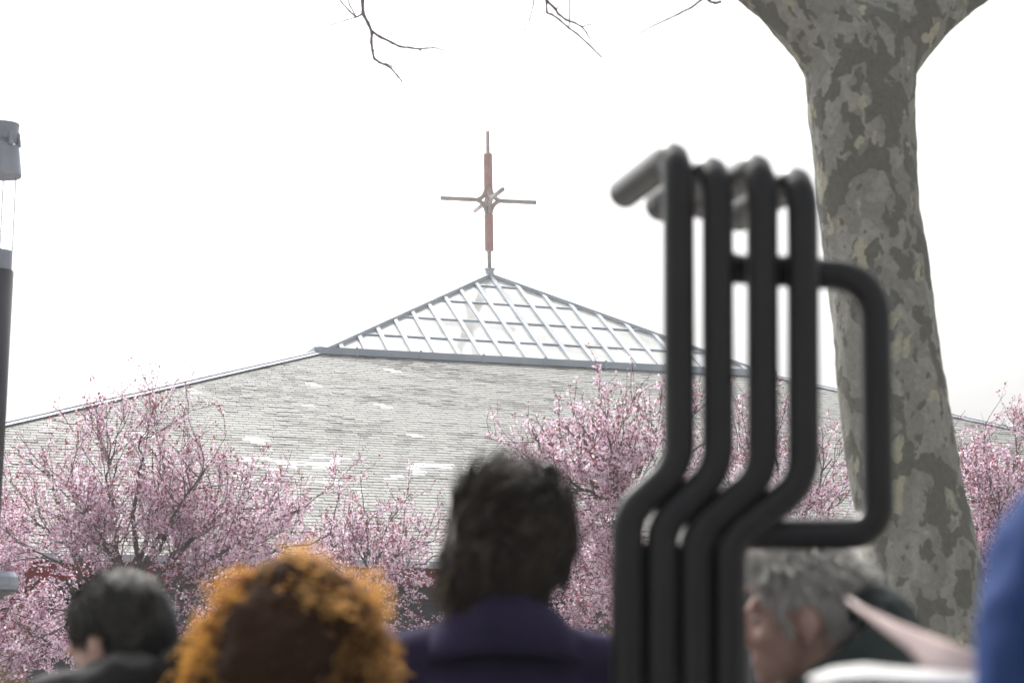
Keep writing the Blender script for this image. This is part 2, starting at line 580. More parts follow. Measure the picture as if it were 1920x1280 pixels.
open_zone = []
for idx, (key, pts) in enumerate(slates):
    x, y = slate_vis(pts)
    # the part of the slope that no blossom, head or pipe covers
    if 420 < x < 935 and 690 < y < 960 - .0 * x and not (x > 815 and y > 850) and not (x < 620 and y > 900):
        open_zone.append((y + (400 if key in pale_keys else 0), idx))
single = {i for _, i in sorted(open_zone, reverse=True)[:292]}
restV, restF, paleV, paleF = [], [], [], []
base_me = {}
for idx, (key, pts) in enumerate(slates):
    co = [spt(*p) for p in pts]
    if idx in single:
        c = sum(co, Vector()) / 8
        is_pale = key in pale_keys
        # alike pieces share one of six meshes, placed by location
        kk = (is_pale, idx % 6)
        full = abs(pts[0][0] - pts[3][0]) < 1e-6 and abs(pts[1][0] - pts[2][0]) < 1e-6
        if full and kk in base_me:
            me = base_me[kk]
        else:
            me = bpy.data.meshes.new('slate'); me.from_pydata([p - c for p in co], [], SF.tolist())
            me.materials.append(M['slate_pale'] if is_pale else M['slate'])
            if full: base_me[kk] = me
        o = link('slate', me, None, roof); o.location = c
        if is_pale: o['label'] = 'pale slate'
    else:
        tgtV, tgtF = (paleV, paleF) if key in pale_keys else (restV, restF)
        tgtF.append(SF + len(tgtV)); tgtV.extend(co)
tag(link('slate_courses', mesh_np('slate_courses', restV, np.concatenate(restF)), M['slate_rest'], roof), kind='stuff')
if paleV:
    tag(link('pale_slates', mesh_np('pale_slates', paleV, np.concatenate(paleF)), M['slate_pale'], roof), kind='stuff')
# slate sheets of the three slopes turned away from us
bm = bmesh.new()
top = [bm.verts.new(W(a * S, b * S, -.02)) for a, b in ((1, 1), (1, -1), (-1, -1), (-1, 1))]
bot = [bm.verts.new(W(a * lo, b * lo, -.02 - K * EAVE_T)) for a, b in ((1, 1), (1, -1), (-1, -1), (-1, 1))]
for i in range(3):
    bm.faces.new((top[i], bot[i], bot[i + 1], top[i + 1]))
link_ = bm_obj('slate_slope', bm, M['slate_rest'], roof)
# hip flashings
for a, b in ((-1, 1), (1, 1), (1, -1), (-1, -1)):
    bm = bmesh.new()
    p0, p1 = W(a * S, b * S, .02), W(a * lo, b * lo, .02 - K * EAVE_T)
    nseg = 9
    for i in range(nseg):
        f0, f1 = i / nseg, (i + 1) / nseg
        if b == 1:          # front hips: a folded sheet lying on the slate slope
            hd = (p1 - p0).normalized(); sd = hd.cross(NR).normalized()
            sd = sd if sd.dot(U) * a < 0 else -sd
            o3 = sd * .06 + NR * (.012 + .003 * (i % 2))
            bar(bm, p0.lerp(p1, f0) + o3, p0.lerp(p1, f1 + .004) + o3, .13, .016, NR)
        bar(bm, p0.lerp(p1, f0) + Z * (.004 * (i % 2)), p0.lerp(p1, f1 + .004) + Z * (.004 * (i % 2)), .06, .045, Z)
    bm_obj('hip_flashing', bm, M['zinc'], roof)

# glazed pyramid: eave frame with gutter, rafters, glazing bars, panes
bm = bmesh.new()
for (a, b), (c, d) in (((-1, 1), (1, 1)), ((1, 1), (1, -1)), ((1, -1), (-1, -1)), ((-1, -1), (-1, 1))):
    e = 1.012
    bar(bm, W(a * S * e, b * S * e, -.02), W(c * S * e, d * S * e, -.02), .14, .155, Z)
skyl = bm_obj('skylight', bm, M['zinc_dark'], church)
ga = math.atan(HG / S)
GL = math.hypot(S, HG)


def G(side, u, f, h=0.0):
    """glazed face point: u along the eave, f = 0 at apex .. 1 at eave, h above the pane plane"""
    n = S * f
    a, b = [(u, n), (n, -u), (-u, -n), (-n, u)][side]
    dirs = [N, U, -N, -U][side]
    p = W(a, b, HG * (1 - f))
    return p + (Z * math.cos(ga) + dirs * math.sin(ga)) * h


def gn(side):
    return Z * math.cos(ga) + [N, U, -N, -U][side] * math.sin(ga)


BAYS = 20
BW = 2 * S / BAYS
barf = [.14, .355, .57, .785]
for side in range(4):
    nb = BAYS if side == 0 else 10
    bw = 2 * S / nb
    for i in range(1, nb):
        u = -S + i * bw
        f0 = abs(u) / S
        bm = bmesh.new()
        bar(bm, G(side, u, max(f0, .02)), G(side, u, 1.0), .10, .07, gn(side))
        bm_obj('rafter', bm, M['zinc'], skyl)
        if side == 0:
            bm = bmesh.new(); p = G(side, u, 1.008, .0)
            cbox(bm, p + Z * .03, .09, .10, .16)
            bm_obj('rafter_clip', bm, M['zinc_dark'], skyl)
    for f in barf:
        bm = bmesh.new()
        bar(bm, G(side, -S * f, f), G(side, S * f, f), .045, .045, gn(side))
        bm_obj('glazing_bar', bm, M['zinc_dark'], skyl)
    fs = [0] + barf + [1.0]
    if side == 0:
        for i in range(nb):
            u0, u1 = -S + i * bw, -S + (i + 1) * bw
            for k in range(5):
                f0, f1 = fs[k], fs[k + 1]
                # clip the bay rectangle against the hip |u| <= S f
                poly = [(u0, f0), (u1, f0), (u1, f1), (u0, f1)]
                for sg in (1, -1):
                    outp = []
                    for j in range(len(poly)):
                        (a, b), (c, d) = poly[j], poly[(j + 1) % len(poly)]
                        ga_, gc_ = S * b - sg * a, S * d - sg * c
                        if ga_ >= 0: outp.append((a, b))
                        if (ga_ > 0) != (gc_ > 0) and abs(ga_ - gc_) > 1e-9:
                            t = ga_ / (ga_ - gc_); outp.append((a + (c - a) * t, b + (d - b) * t))
                    poly = outp
                if len(poly) < 3: continue
                area = abs(sum(poly[j][0] * poly[(j + 1) % len(poly)][1] - poly[(j + 1) % len(poly)][0] * poly[j][1] for j in range(len(poly)))) / 2
                if area < .002: continue
                bm = bmesh.new()
                tl = random.uniform(-.006, .006)
                lo_ = [bm.verts.new(G(0, a, b, .002 + tl * (a - u0))) for a, b in poly]
                hi_ = [bm.verts.new(G(0, a, b, .014 + tl * (a - u0))) for a, b in poly]
                bm.faces.new(hi_); bm.faces.new(list(reversed(lo_)))
                for j in range(len(poly)):
                    bm.faces.new((lo_[j], lo_[(j + 1) % len(poly)], hi_[(j + 1) % len(poly)], hi_[j]))
                bm_obj('pane', bm, M['glass'], skyl)
    else:
        bm = bmesh.new()
        bm.faces.new([bm.verts.new(p) for p in (G(side, -S, 1, .008), G(side, S, 1, .008), G(side, 0, 0, .008))])
        bm_obj('pane', bm, M['glass'], skyl)
for a, b in ((-1, 1), (1, 1), (1, -1), (-1, -1)):
    bm = bmesh.new()
    bar(bm, W(0, 0, HG + .0), W(a * S, b * S, .0), .16, .085, Z)
    bm_obj('hip_bar', bm, M['zinc'], skyl)
bm = bmesh.new()
lathe(bm, [(.17, -.14), (.15, .02), (.11, .08), (.11, .16), (.14, .17), (.14, .20)], W(0, 0, HG), 16)
bm_obj('apex_cap', bm, M['zinc'], skyl)
# gutter outlets and joints along the front gutter
for q in np.arange(-S + .8, S, 1.45):
    bm = bmesh.new(); cbox(bm, W(q, S * 1.012 + .085, .06), .05, .05, .20)
    bm_obj('gutter_joint', bm, M['zinc_dark'], skyl)

# eave fascia, wall and windows under the front slope
zE = GE.z - K * EAVE_T
bm = bmesh.new()
for (a, b), (c, d) in (((-1, 1), (1, 1)), ((1, 1), (1, -1)), ((1, -1), (-1, -1)), ((-1, -1), (-1, 1))):
    e = lo - .12
    bar(bm, W(a * e, b * e, -K * EAVE_T - .36), W(c * e, d * e, -K * EAVE_T - .36), .06, .26, Z)
bm_obj('fascia', bm, M['red'], church)
bm = bmesh.new()
for (a, b), (c, d) in (((-1, 1), (1, 1)), ((1, 1), (1, -1)), ((1, -1), (-1, -1)), ((-1, -1), (-1, 1))):
    e = lo + .05
    bar(bm, W(a * e, b * e, -K * EAVE_T - .10), W(c * e, d * e, -K * EAVE_T - .10), .14, .10, Z)
bm_obj('gutter', bm, M['zinc'], church)
wl = lo - 1.3
bm = bmesh.new()
for (a, b), (c, d) in (((-1, 1), (1, 1)), ((1, 1), (1, -1)), ((1, -1), (-1, -1)), ((-1, -1), (-1, 1))):
    p, q = W(a * wl, b * wl, 0), W(c * wl, d * wl, 0)
    p.z = q.z = 0.0
    bar(bm, p, q, .3, zE - .05, Z)
bm_obj('wall', bm, M['wall'], church)
wi = 0
for q in np.arange(-17.0, 9.0, 1.75):
    wi += 1
    door = wi in (3, 9)
    w_, z0, z1 = (1.5, .35 if not door else .02, zE - .55)
    o0 = W(q, wl + .153, 0)
    bm = bmesh.new()
    for a, b, c, d in ((0, .07, z0, z1), (w_ - .07, w_, z0, z1), (.07, w_ - .07, z0, z0 + .07), (.07, w_ - .07, z1 - .07, z1), (w_ / 2 - .03, w_ / 2 + .03, z0 + .07, z1 - .07)):
        p = Vector(o0); p.z = c
        box(bm, p + U * a, U * (b - a), N * .06, Z * (d - c))
    fr = bm_obj('window' if not door else 'door', bm, M['frame'] if not door else M['ochre'], church)
    for a, b in ((.07, w_ / 2 - .03), (w_ / 2 + .03, w_ - .07)):
        bm = bmesh.new(); p = Vector(o0); p.z = z0 + .07
        box(bm, p + U * a + N * .01, U * (b - a), N * .02, Z * (z1 - z0 - .14))
        bm_obj('pane' if not door else 'door_leaf', bm, M['pane_wall'] if not door else M['ochre'], fr)

# ------------------------------------------------------------------ roof cross
cr = empty('roof_cross', (APEX.x, APEX.y, APEX.z + .12))
tag(cr, 'slender rust red steel cross with four arms standing on the glazed roof peak', 'cross')
LEAN = math.radians(-1.6)
cr.rotation_euler = (0, LEAN, 0)
pm = 50 / F_PX                                   # metres per photo pixel at the cross
zc = (512 - 377) * pm + .05                      # height of the crossing above the cap
bm = bmesh.new(); sweep(bm, [(0, 0, 0), (0, 0, (512 - 238) * pm)], .052, 14)
bm_obj('post', bm, M['steel'], cr, True)
for a, b in ((512 - 471, 512 - 402), (512 - 366, 512 - 283)):
    bm = bmesh.new(); lathe(bm, [(.06, a * pm - .03), (.112, a * pm), (.112, b * pm), (.07, b * pm + .03)], (0, 0, 0), 8)
    bm_obj('sleeve', bm, M['rust'], cr)
for d in (U, -U, N, -N):
    L = 1.27 if abs(d.dot(U)) > .5 else 1.3
    bm = bmesh.new()
    sweep(bm, [Vector((0, 0, zc)) + d * .36, Vector((0, 0, zc)) + d * L], .055, 10)
    for sg in (1, -1):
        pts = []
        for k in range(13):
            t = k / 12
            a = Vector((0, 0, zc)) + d * .40; b = Vector((0, 0, zc)) + d * .09; c = Vector((0, 0, zc + sg * .36)) + d * .06
            pts.append(a.lerp(b, t).lerp(b.lerp(c, t), t))
        sweep(bm, pts, [.044 + .012 * math.sin(k / 12 * math.pi) for k in range(13)], 8)
    bm_obj('arm', bm, M['steel'], cr, True)

# ------------------------------------------------------------------ street lamp at the left edge
LD = 12.0
lx, lw = -45, LD / F_PX
base = P(lx, 1190, LD)
lamp = empty('street_lamp', (base.x, base.y, 0))
tag(lamp, 'dark grey column street lamp with light grey lantern at the left edge', 'street lamp')


def lz(py):
    return P(lx, py, LD).z


bm = bmesh.new(); lathe(bm, [(.12, .02), (.12, lz(1134))], (0, 0, 0), 28)
bm_obj('lower_post', bm, M['lamp_green'], lamp, False)
bm = bmesh.new(); lathe(bm, [(.16, -.0), (.16, .03), (.09, .08)], (0, 0, 0), 28)
bm_obj('base_plate', bm, M['post'], lamp)
bm = bmesh.new(); lathe(bm, [(.078, lz(1136)), (.16, lz(1116)), (.232, lz(1108)), (.232, lz(1104))], (0, 0, 0), 4 * 8)
bm_obj('collar_underside', bm, M['lamp_green'], lamp)
bm = bmesh.new(); lathe(bm, [(.232, lz(1104)), (.232, lz(1098)), (.238, lz(1096)), (.23, lz(1080)), (.21, lz(1071)), (.10, lz(1070))], (0, 0, 0), 32)
bm_obj('collar', bm, M['lamp_grey'], lamp)
bm = bmesh.new(); lathe(bm, [(.108, lz(1071)), (.118, lz(507)), (.10, lz(506))], (0, 0, 0), 32)
for f in bm.faces: f.smooth = True
bm_obj('upper_post', bm, M['post'], lamp)
bm = bmesh.new(); lathe(bm, [(.105, lz(507)), (.105, lz(470)), (.06, lz(469))], (0, 0, 0), 32)
bm_obj('lantern_base', bm, M['lamp_grey'], lamp)
for k in range(4):
    a = k * math.pi / 2
    bm = bmesh.new(); sweep(bm, [(.104 * math.cos(a), .104 * math.sin(a), lz(470)), (.104 * math.cos(a), .104 * math.sin(a), lz(325))], .0045, 8)
    bm_obj('lantern_rod', bm, M['lamp_grey'], lamp)
bm = bmesh.new(); lathe(bm, [(.134, lz(330)), (.137, lz(327)), (.118, lz(282)), (.112, lz(274)), (.09, lz(274))], (0, 0, 0), 32)
bm_obj('lantern_shade', bm, M['lamp_grey'], lamp)
for k in range(8):
    a = k * math.pi / 4 + .0
    bm = bmesh.new()
    for (r0, z0), (r1, z1) in (((.118, lz(276)), (.106, lz(250))),):
        sweep(bm, [(r0 * math.cos(a), r0 * math.sin(a), z0), (r1 * math.cos(a), r1 * math.sin(a), z1)], .012, 8)
    bm_obj('lantern_strut', bm, M['lamp_grey'], lamp)
bm = bmesh.new(); lathe(bm, [(.104, lz(263)), (.108, lz(258)), (.108, lz(240)), (.112, lz(232)), (.10, lz(230)), (.03, lz(226))], (0, 0, 0), 32)
bm_obj('lantern_cap', bm, M['lamp_grey'], lamp)

# ------------------------------------------------------------------ blossom trees
def jit(n, s):
    return rng.normal(0, s, (n, 3))


def grow(S0, D0, L, K_, wob, trop):
    """batch of branch paths (N,K,3)"""
    n = len(S0)
    pts = np.empty((n, K_, 3)); pts[:, 0] = S0
    d = unit(D0)
    for k in range(1, K_):
        d = unit(d + jit(n, wob) + np.array([0, 0, trop]))
        pts[:, k] = pts[:, k - 1] + d * (L / (K_ - 1))[:, None]
    return pts


def spawn(par, n, lo_, hi_, spread, wts=None):
    """start points and directions for n children on parent paths"""
    N_, K_, _ = par.shape
    i = rng.integers(0, N_, n) if wts is None else rng.choice(N_, n, p=wts / wts.sum())
    t = rng.uniform(lo_, hi_, n) * (K_ - 1)
    k = np.minimum(t.astype(int), K_ - 2); f = (t - k)[:, None]
    a, b = par[i, k], par[i, k + 1]
    d = unit(b - a)
    r = unit(np.cross(d, rng.normal(0, 1, (n, 3))))
    ang = rng.normal(spread, .22, n)[:, None]
    return a + (b - a) * f, unit(d * np.cos(ang) + r * np.sin(ang))


def quads_at(c, size, flat=None):
    n = len(c)
    a = unit(rng.normal(0, 1, (n, 3))); b = unit(np.cross(a, rng.normal(0, 1, (n, 3))))
    a = a * size[:, None]; b = b * size[:, None] * .8
    bend = unit(np.cross(a, b)) * size[:, None] * .45
    V = np.stack([c - a - b + bend, c + a - b - bend, c + a + b + bend, c - a + b - bend], 1).reshape(-1, 3)
    return V, np.arange(n * 4).reshape(n, 4)


def plum_tree(label, base_px, D, fork_px, ends, n_br, n_tw, dens, top_shoots=30, size=1.0, seed=1, bl=.85, thin=.6):
    global rng
    rng = np.random.default_rng(seed)
    fk = P(fork_px[0], fork_px[1], D)
    bp = Vector((P(base_px, 1190, D).x, D, 0))
    t = empty('blossom_tree', bp)
    tag(t, label, 'tree', 'pink blossoming plum trees in front of the church')
    off = np.array(bp)
    # trunk
    bm = bmesh.new()
    pts = [bp.lerp(fk, k / 8) + Vector((random.uniform(-.03, .03), random.uniform(-.03, .03), 0)) * (k > 0) - bp for k in range(9)]
    sweep(bm, pts, [.11 - .005 * k for k in range(9)], 12)
    bm_obj('trunk', bm, M['branch'], t, True)
    # limbs
    n = len(ends); K1 = 12
    limbs = np.empty((n, K1, 3))
    f0 = np.array(fk)
    for i, (x, y, dd) in enumerate(ends):
        e = np.array(P(x, y, D + dd))
        start = f0 - np.array([0, 0, rng.uniform(0, .3)])
        mid = start + (e - start) * np.array([.42, .42, .6]) + jit(1, .09)[0]
        for k in range(K1):
            s = k / (K1 - 1)
            limbs[i, k] = (1 - s) ** 2 * start + 2 * s * (1 - s) * mid + s * s * e
        limbs[i, 1:-1] += jit(K1 - 2, .022)
    ll = np.linalg.norm(limbs[:, -1] - limbs[:, 0], axis=1)
    r1 = np.linspace(.036, .008, K1)[None] * (np.clip(ll, .6, 2.2) / 1.7)[:, None] ** .5 * size
    s2, d2 = spawn(limbs, n_br, .22, 1.0, .75, ll)
    br = grow(s2, d2, rng.uniform(.4, 1.0, n_br) * bl, 8, .13, .06)
    s3, d3 = spawn(br, n_br * 4, .15, 1.0, .7)
    sub = grow(s3, d3, rng.uniform(.2, .5, n_br * 4) * bl, 6, .14, .07)
    par = np.concatenate([sub])
    s4, d4 = spawn(par, n_tw, .1, 1.0, .7)
    tw = grow(s4, d4, rng.uniform(.10, .34, n_tw) * bl, 5, .13, .05)
    # upright shoots out of the top
    s5, d5 = spawn(br, top_shoots, .6, 1.0, .2)
    d5 = unit(d5 * .5 + np.array([0, 0, 1.0]) + jit(top_shoots, .16))
    sh = grow(s5, d5, rng.uniform(.25, .6, top_shoots) * bl, 7, .07, .05)
    parts = [tubes_np(br, np.linspace(.0088, .0034, 8)[None] * np.ones((len(br), 1)) * size, 5),
             tubes_np(sub, np.linspace(.0040, .0022, 6)[None] * np.ones((len(sub), 1)), 4),
             tubes_np(tw, np.linspace(.0022, .0014, 5)[None] * np.ones((len(tw), 1)), 3),
             tubes_np(sh, np.linspace(.0034, .0016, 7)[None] * np.ones((len(sh), 1)), 3)]
    V, Fq = tubes_np(limbs, r1, 8)
    link('limbs', mesh_np('limbs', V - off, Fq), M['branch'], t, True)
    V, Fq = merge(parts)
    link('twigs', mesh_np('twigs', V - off, Fq), M['branch'], t)

    def along(paths, per):
        n_, k_, _ = paths.shape
        m_ = int(n_ * per)
        i = rng.integers(0, n_, m_); tt = rng.uniform(.08, 1, m_) * (k_ - 1)
        k = np.minimum(tt.astype(int), k_ - 2); f = (tt - k)[:, None]
        return paths[i, k] * (1 - f) + paths[i, k + 1] * f
    # blossoms sit in little clusters along the shoots
    cl = np.concatenate([along(tw, 3.6 * dens), along(sub, 6.5 * dens), along(sh, 7.5 * dens), along(br, 4 * dens)])
    cl = cl + jit(len(cl), .012)
    zs = cl[:, 2]; z0_, z1_ = np.percentile(zs, 25), np.percentile(zs, 98)
    cl = cl[rng.random(len(cl)) > thin * np.clip((zs - z0_) / (z1_ - z0_), 0, 1) ** .7]
    fl = np.repeat(cl, 3, 0) + jit(len(cl) * 3, .022)
    V1 = quads_at(fl, rng.uniform(.0085, .0165, len(fl)))
    link('blossom', mesh_np('blossom', V1[0] - off, V1[1]), M['petal'], t)['kind'] = 'stuff'
    lf = np.concatenate([along(tw, 2.6 * dens), along(sub, 4 * dens), along(sh, 4)]) + jit(1, .01)
    tips = tw[rng.random(len(tw)) < .35][:, -1]
    lf = np.concatenate([lf, np.repeat(tips, 4, 0)]) ; lf = lf + jit(len(lf), .014)
    V2 = quads_at(lf, rng.uniform(.006, .013, len(lf)))
    link('young_leaves', mesh_np('young_leaves', V2[0] - off, V2[1]), M['bud'], t)['kind'] = 'stuff'
    return t


plum_tree('wide dense pink blossom tree behind the dark haired man at the left', 270, 24, (245, 1125),
          [(40, 950, .4), (120, 905, -.5), (200, 850, .2), (265, 815, .1), (310, 860, .8), (385, 880, -.3), (480, 925, .3), (560, 955, -.5), (60, 1030, -.8), (620, 1000, .4), (470, 1030, -.9), (150, 960, -1.0), (330, 920, 1.0), (400, 960, .9), (90, 1140, -.6), (30, 1200, .3), (420, 1120, -.7), (180, 1190, -.9), (330, 1210, -1.0), (560, 1080, .9)],
          250, 2400, .80, 110, 1.0, 3, 1.0, .6)
plum_tree('low pink blossom tree between the red curly head and the purple coat', 690, 26, (690, 1150),
          [(620, 1010, .2), (690, 960, -.4), (735, 960, .5), (780, 1010, -.2), (650, 1060, -.7), (760, 1080, .4), (600, 1090, .5), (820, 1040, .5), (720, 1150, -.5), (560, 1050, .3), (790, 1150, -.3)],
          90, 800, .55, 55, .9, 5, .85, .5)
plum_tree('airy pink blossom tree rising between the purple coat and the steel pipes', 1180, 23, (1172, 950),
          [(1000, 820, .3), (1060, 800, -.5), (1010, 870, -.6), (1110, 785, .4), (1185, 790, -.3), (1240, 810, .5), (1290, 790, -.2), (1320, 830, .3), (1090, 850, .9), (1230, 860, -.8), (1060, 920, .5), (1140, 820, -1), (1120, 990, -.6), (1075, 1010, .3), (1060, 960, -.3), (1130, 1050, .5), (1150, 1130, -.3), (1100, 1080, .4), (1200, 1080, -.4), (1270, 900, .6)],
          150, 1250, .60, 80, 1.0, 8, .85, .4)
plum_tree('small low pink blossom tree just right of the purple collar', 1120, 27, (1118, 1180),
          [(1075, 1060, .2), (1110, 1030, -.3), (1150, 1050, .3), (1085, 1120, -.3), (1140, 1120, .2), (1060, 1010, .3), (1170, 1000, -.2), (1100, 1190, -.4), (1160, 1200, .2)],
          80, 1000, .7, 20, .9, 31, .7)
plum_tree('pink blossom tree glimpsed between the steel pipes and the plane trunk', 1470, 25, (1470, 1060),
          [(1400, 820, .3), (1440, 780, -.4), (1500, 800, .4), (1350, 880, .3), (1560, 860, -.3), (1580, 930, .4), (1530, 930, -.7), (1430, 930, .7), (1600, 1000, -.2), (1640, 1060, .3), (1380, 980, -.5)],
          95, 800, .48, 45, .9, 13, .85, .4)
plum_tree('pink blossom tree at the right edge beside the plane trunk', 1900, 24, (1890, 1130),
          [(1815, 890, .3), (1850, 870, -.5), (1900, 865, .4), (1960, 870, -.2), (1800, 920, .5), (1870, 920, -.8), (1940, 930, .6), (1820, 1000, -.4), (1900, 1010, .3), (1980, 960, .1), (1850, 1080, -.5), (1800, 1100, .5), (2020, 900, .2), (1760, 1010, .8)],
          170, 1800, .75, 70, 1.0, 17, .9, .5)
plum_tree('pink blossom tree at the left edge partly behind the lamp post', -90, 25.5, (-80, 1150),
          [(-20, 960, .3), (20, 1010, -.4), (-80, 920, .3), (40, 1100, .4), (-10, 1120, -.6), (60, 1180, .5), (-120, 980, .3), (-30, 1230, -.4), (30, 1260, .2)],
          120, 1700, .95, 25, 1.0, 21, .8)

# ------------------------------------------------------------------ plane tree
rng = np.random.default_rng(2)
TD = 11.0
prof = [(100, 1500, 1722), (200, 1508, 1718), (300, 1520, 1720), (400, 1533, 1727), (500, 1545, 1745), (600, 1559, 1756), (700, 1567, 1770), (800, 1577, 1787), (900, 1592, 1806), (1000, 1610, 1826), (1100, 1629, 1846), (1200, 1642, 1860), (1400, 1668, 1900), (1580, 1680, 1940), (1680, 1660, 1985)]
gb = P(1822, 1668, TD)
plane = empty('plane_tree', (gb.x, TD, 0))
tag(plane, 'tall plane tree trunk with mottled peeling grey bark leaning beside the steel pipes', 'tree')
goff = np.array((gb.x, TD, 0))
parts = []
for (y0, a0, b0), (y1, a1, b1) in zip(prof[:-1], prof[1:]):
    c0, c1 = np.array(P((a0 + b0) / 2, y0, TD)) - goff, np.array(P((a1 + b1) / 2, y1, TD)) - goff
    r0, r1 = (b0 - a0) / 2 * TD / F_PX * .985, (b1 - a1) / 2 * TD / F_PX * .985
    parts.append(cap_geo(c0, c1, r0, r1, 32))


def tp(x, y, d=0.0):
    return np.array(P(x, y, TD + d)) - goff


mp_ = TD / F_PX
for path in ([(1603, 135, 0, 88), (1555, 62, -.03, 84), (1490, 0, -.08, 74), (1405, -66, -.1, 64), (1300, -190, 0, 56), (1150, -280, .6, 44), (960, -340, 1.4, 34), (760, -370, 2.2, 26), (600, -380, 2.8, 18)],
             [(1622, 135, 0, 88), (1672, 62, .03, 82), (1750, -2, .1, 68), (1850, -66, .15, 58), (2000, -180, .2, 54), (2200, -330, .2, 40), (2400, -520, .2, 24)],
             [(1613, 150, 0, 98), (1618, 40, .1, 96), (1622, -100, .25, 88), (1600, -300, .5, 74), (1560, -600, .8, 58), (1580, -900, 1.0, 40)]):
    for (x0, y0, d0, w0), (x1, y1, d1, w1) in zip(path[:-1], path[1:]):
        parts.append(cap_geo(tp(x0, y0, d0), tp(x1, y1, d1), w0 * mp_, w1 * mp_, 28))
tme = fuse('trunk', parts, .014, 9)
wrinkle(tme, .012, 3.2, 3.1, (1, 1, .5))
wrinkle(tme, .005, 14, 9.4, (1, 1, .6))
link('trunk', tme, M['bark'], plane, True)
# hanging twigs at the top of the picture, joined to the long left limb above the frame
XD = 2.4
twl = [([(690, -365), (684, -200), (681, -90), (680, 0), (681, 26), (690, 45), (697, 60), (697, 80), (698, 95), (701, 110), (712, 117), (722, 121), (732, 128), (746, 142), (754, 155)], 3.2, 1.1),
       ([(697, 58), (712, 70), (735, 80), (750, 87), (770, 90), (787, 92), (800, 91), (815, 90), (832, 94)], 2.2, .8),
       ([(681, 27), (668, 33), (655, 22), (640, 5), (628, -25), (620, -80)], 1.5, .9),
       ([(668, 33), (650, 38), (625, 46), (600, 55)], 1.0, .6),
       ([(785, 92), (790, 98)], 1.2, .8), ([(722, 120), (740, 126), (748, 127)], 1.0, .6),
       ([(1040, -315), (1030, -160), (1022, -60), (1025, 0), (1042, 18), (1046, 26), (1062, 39), (1078, 43), (1090, 50), (1100, 63), (1108, 78)], 2.4, .8),
       ([(1025, 0), (1026, 24), (1035, 27), (1048, 38), (1065, 52), (1080, 63), (1105, 85), (1128, 108)], 1.6, 1.0),
       ([(1010, -330), (1003, -120), (1000, 5), (993, 38), (985, 55), (980, 64)], 1.1, .6),
       ([(1070, -300), (1067, -10), (1068, 40), (1066, 52)], 1.0, .9),
       ([(1090, 50), (1105, 47), (1125, 51)], .9, .5),
       ([(1042, 18), (1050, 11)], 1.0, .6),
       ([(1420, -90), (1370, -55), (1315, 0), (1298, 13), (1272, 27), (1250, 37), (1230, 46), (1192, 67)], 1.8, .6),
       ([(1380, -60), (1350, -20), (1328, 3), (1340, 7), (1352, 3)], 1.4, 1.8),
       ([(620, -370), (612, -160), (640, -40), (655, 10), (668, 33)], 1.2, 1.0),
       ([(900, -350), (930, -150), (1022, -60)], 1.5, 1.6)]
for pth, w0, w1 in twl:
    dd = lambda x: XD - max(0, (x - 700)) * .0022
    pts = []
    for (x, y) in pth:
        pts.append(Vector(tp(x + random.uniform(-.8, .8), y + random.uniform(-.8, .8), max(dd(x), -.1))))
    # subdivide with slight kinks and knobs
    full, rr = [], []
    n_ = len(pts)
    for k in range(n_ - 1):
        for s_ in range(3):
            f = s_ / 3
            full.append(pts[k].lerp(pts[k + 1], f) + Vector((random.uniform(-1, 1), 0, random.uniform(-1, 1))) * .0012)
            g = (k + f) / (n_ - 1)
            rr.append((w0 + (w1 - w0) * g) * .0052 * (1.25 if s_ == 0 else 1))
    full.append(pts[-1]); rr.append(w1 * .0052)
    bm = bmesh.new(); sweep(bm, full, rr, 6)
    bm_obj('twig', bm, M['twig'], plane, True)

# ------------------------------------------------------------------ hand-like sculpture of bent steel pipes
SD = 3.2
sp = SD / F_PX
PR = 30.5 * sp
s0 = P(1272, 1190, SD)
sculp = empty('pipe_sculpture', (s0.x, SD, 0))
tag(sculp, 'black steel pipe sculpture like a raised hand with four bent fingers and thumb loop', 'sculpture')
so = Vector((s0.x, SD, 0))
for tx, ty, bx, yb0, yb1 in ((1272, 284, 1177, 962, 872), (1345, 311, 1241, 985, 880), (1429, 306, 1304, 1000, 890), (1505, 331, 1368, 1012, 905)):
    topp = P(tx, ty, SD)
    end = Vector((topp.x - .072, SD + .295, topp.z - .004))
    b0 = P(bx, 1400, SD)
    foot = Vector((P(bx, 1190, SD).x, SD, .012))
    pts = bend_path([foot - so, P(bx, yb0, SD) - so, P(tx + 2, yb1, SD) - so, topp - so, end - so], [.075, .095, .066], 12)
    nk = len(pts)
    bm = bmesh.new(); sweep(bm, pts, [PR * (1.12 if k >= nk - 6 else 1.0) for k in range(nk)], 28)
    bm_obj('finger_pipe', bm, M['black_steel'], sculp, True)
TH = SD + .052
x5 = 1338
pts = bend_path([Vector((P(x5, 1190, TH).x, TH, .012)) - so, P(x5, 1000, TH) - so, P(1648, 1000, TH) - so, P(1640, 519, TH) - so, P(1362, 502, TH) - so], [.06, .055, .075], 14)
bm = bmesh.new(); sweep(bm, pts, PR, 28)
bm_obj('thumb_pipe', bm, M['black_steel'], sculp, True)
bm = bmesh.new()
a_, b_ = P(1176, 1050, TH).x - so.x, P(1368, 1050, TH).x - so.x
box(bm, (a_, .022, .012), (b_ - a_, 0, 0), (0, .008, 0), (0, 0, P(1176, 1035, TH).z))
bm_obj('back_plate', bm, M['black_steel'], sculp)
bm = bmesh.new()
box(bm, (a_ - .09, -.12, 0), (b_ - a_ + .18, 0, 0), (0, .28, 0), (0, 0, .012))
bm_obj('base_plate', bm, M['black_steel'], sculp)


# ------------------------------------------------------------------ people
def rx(a):
    return np.array(Matrix.Rotation(a, 3, 'X'))


def rzm(a):
    return np.array(Matrix.Rotation(a, 3, 'Z'))


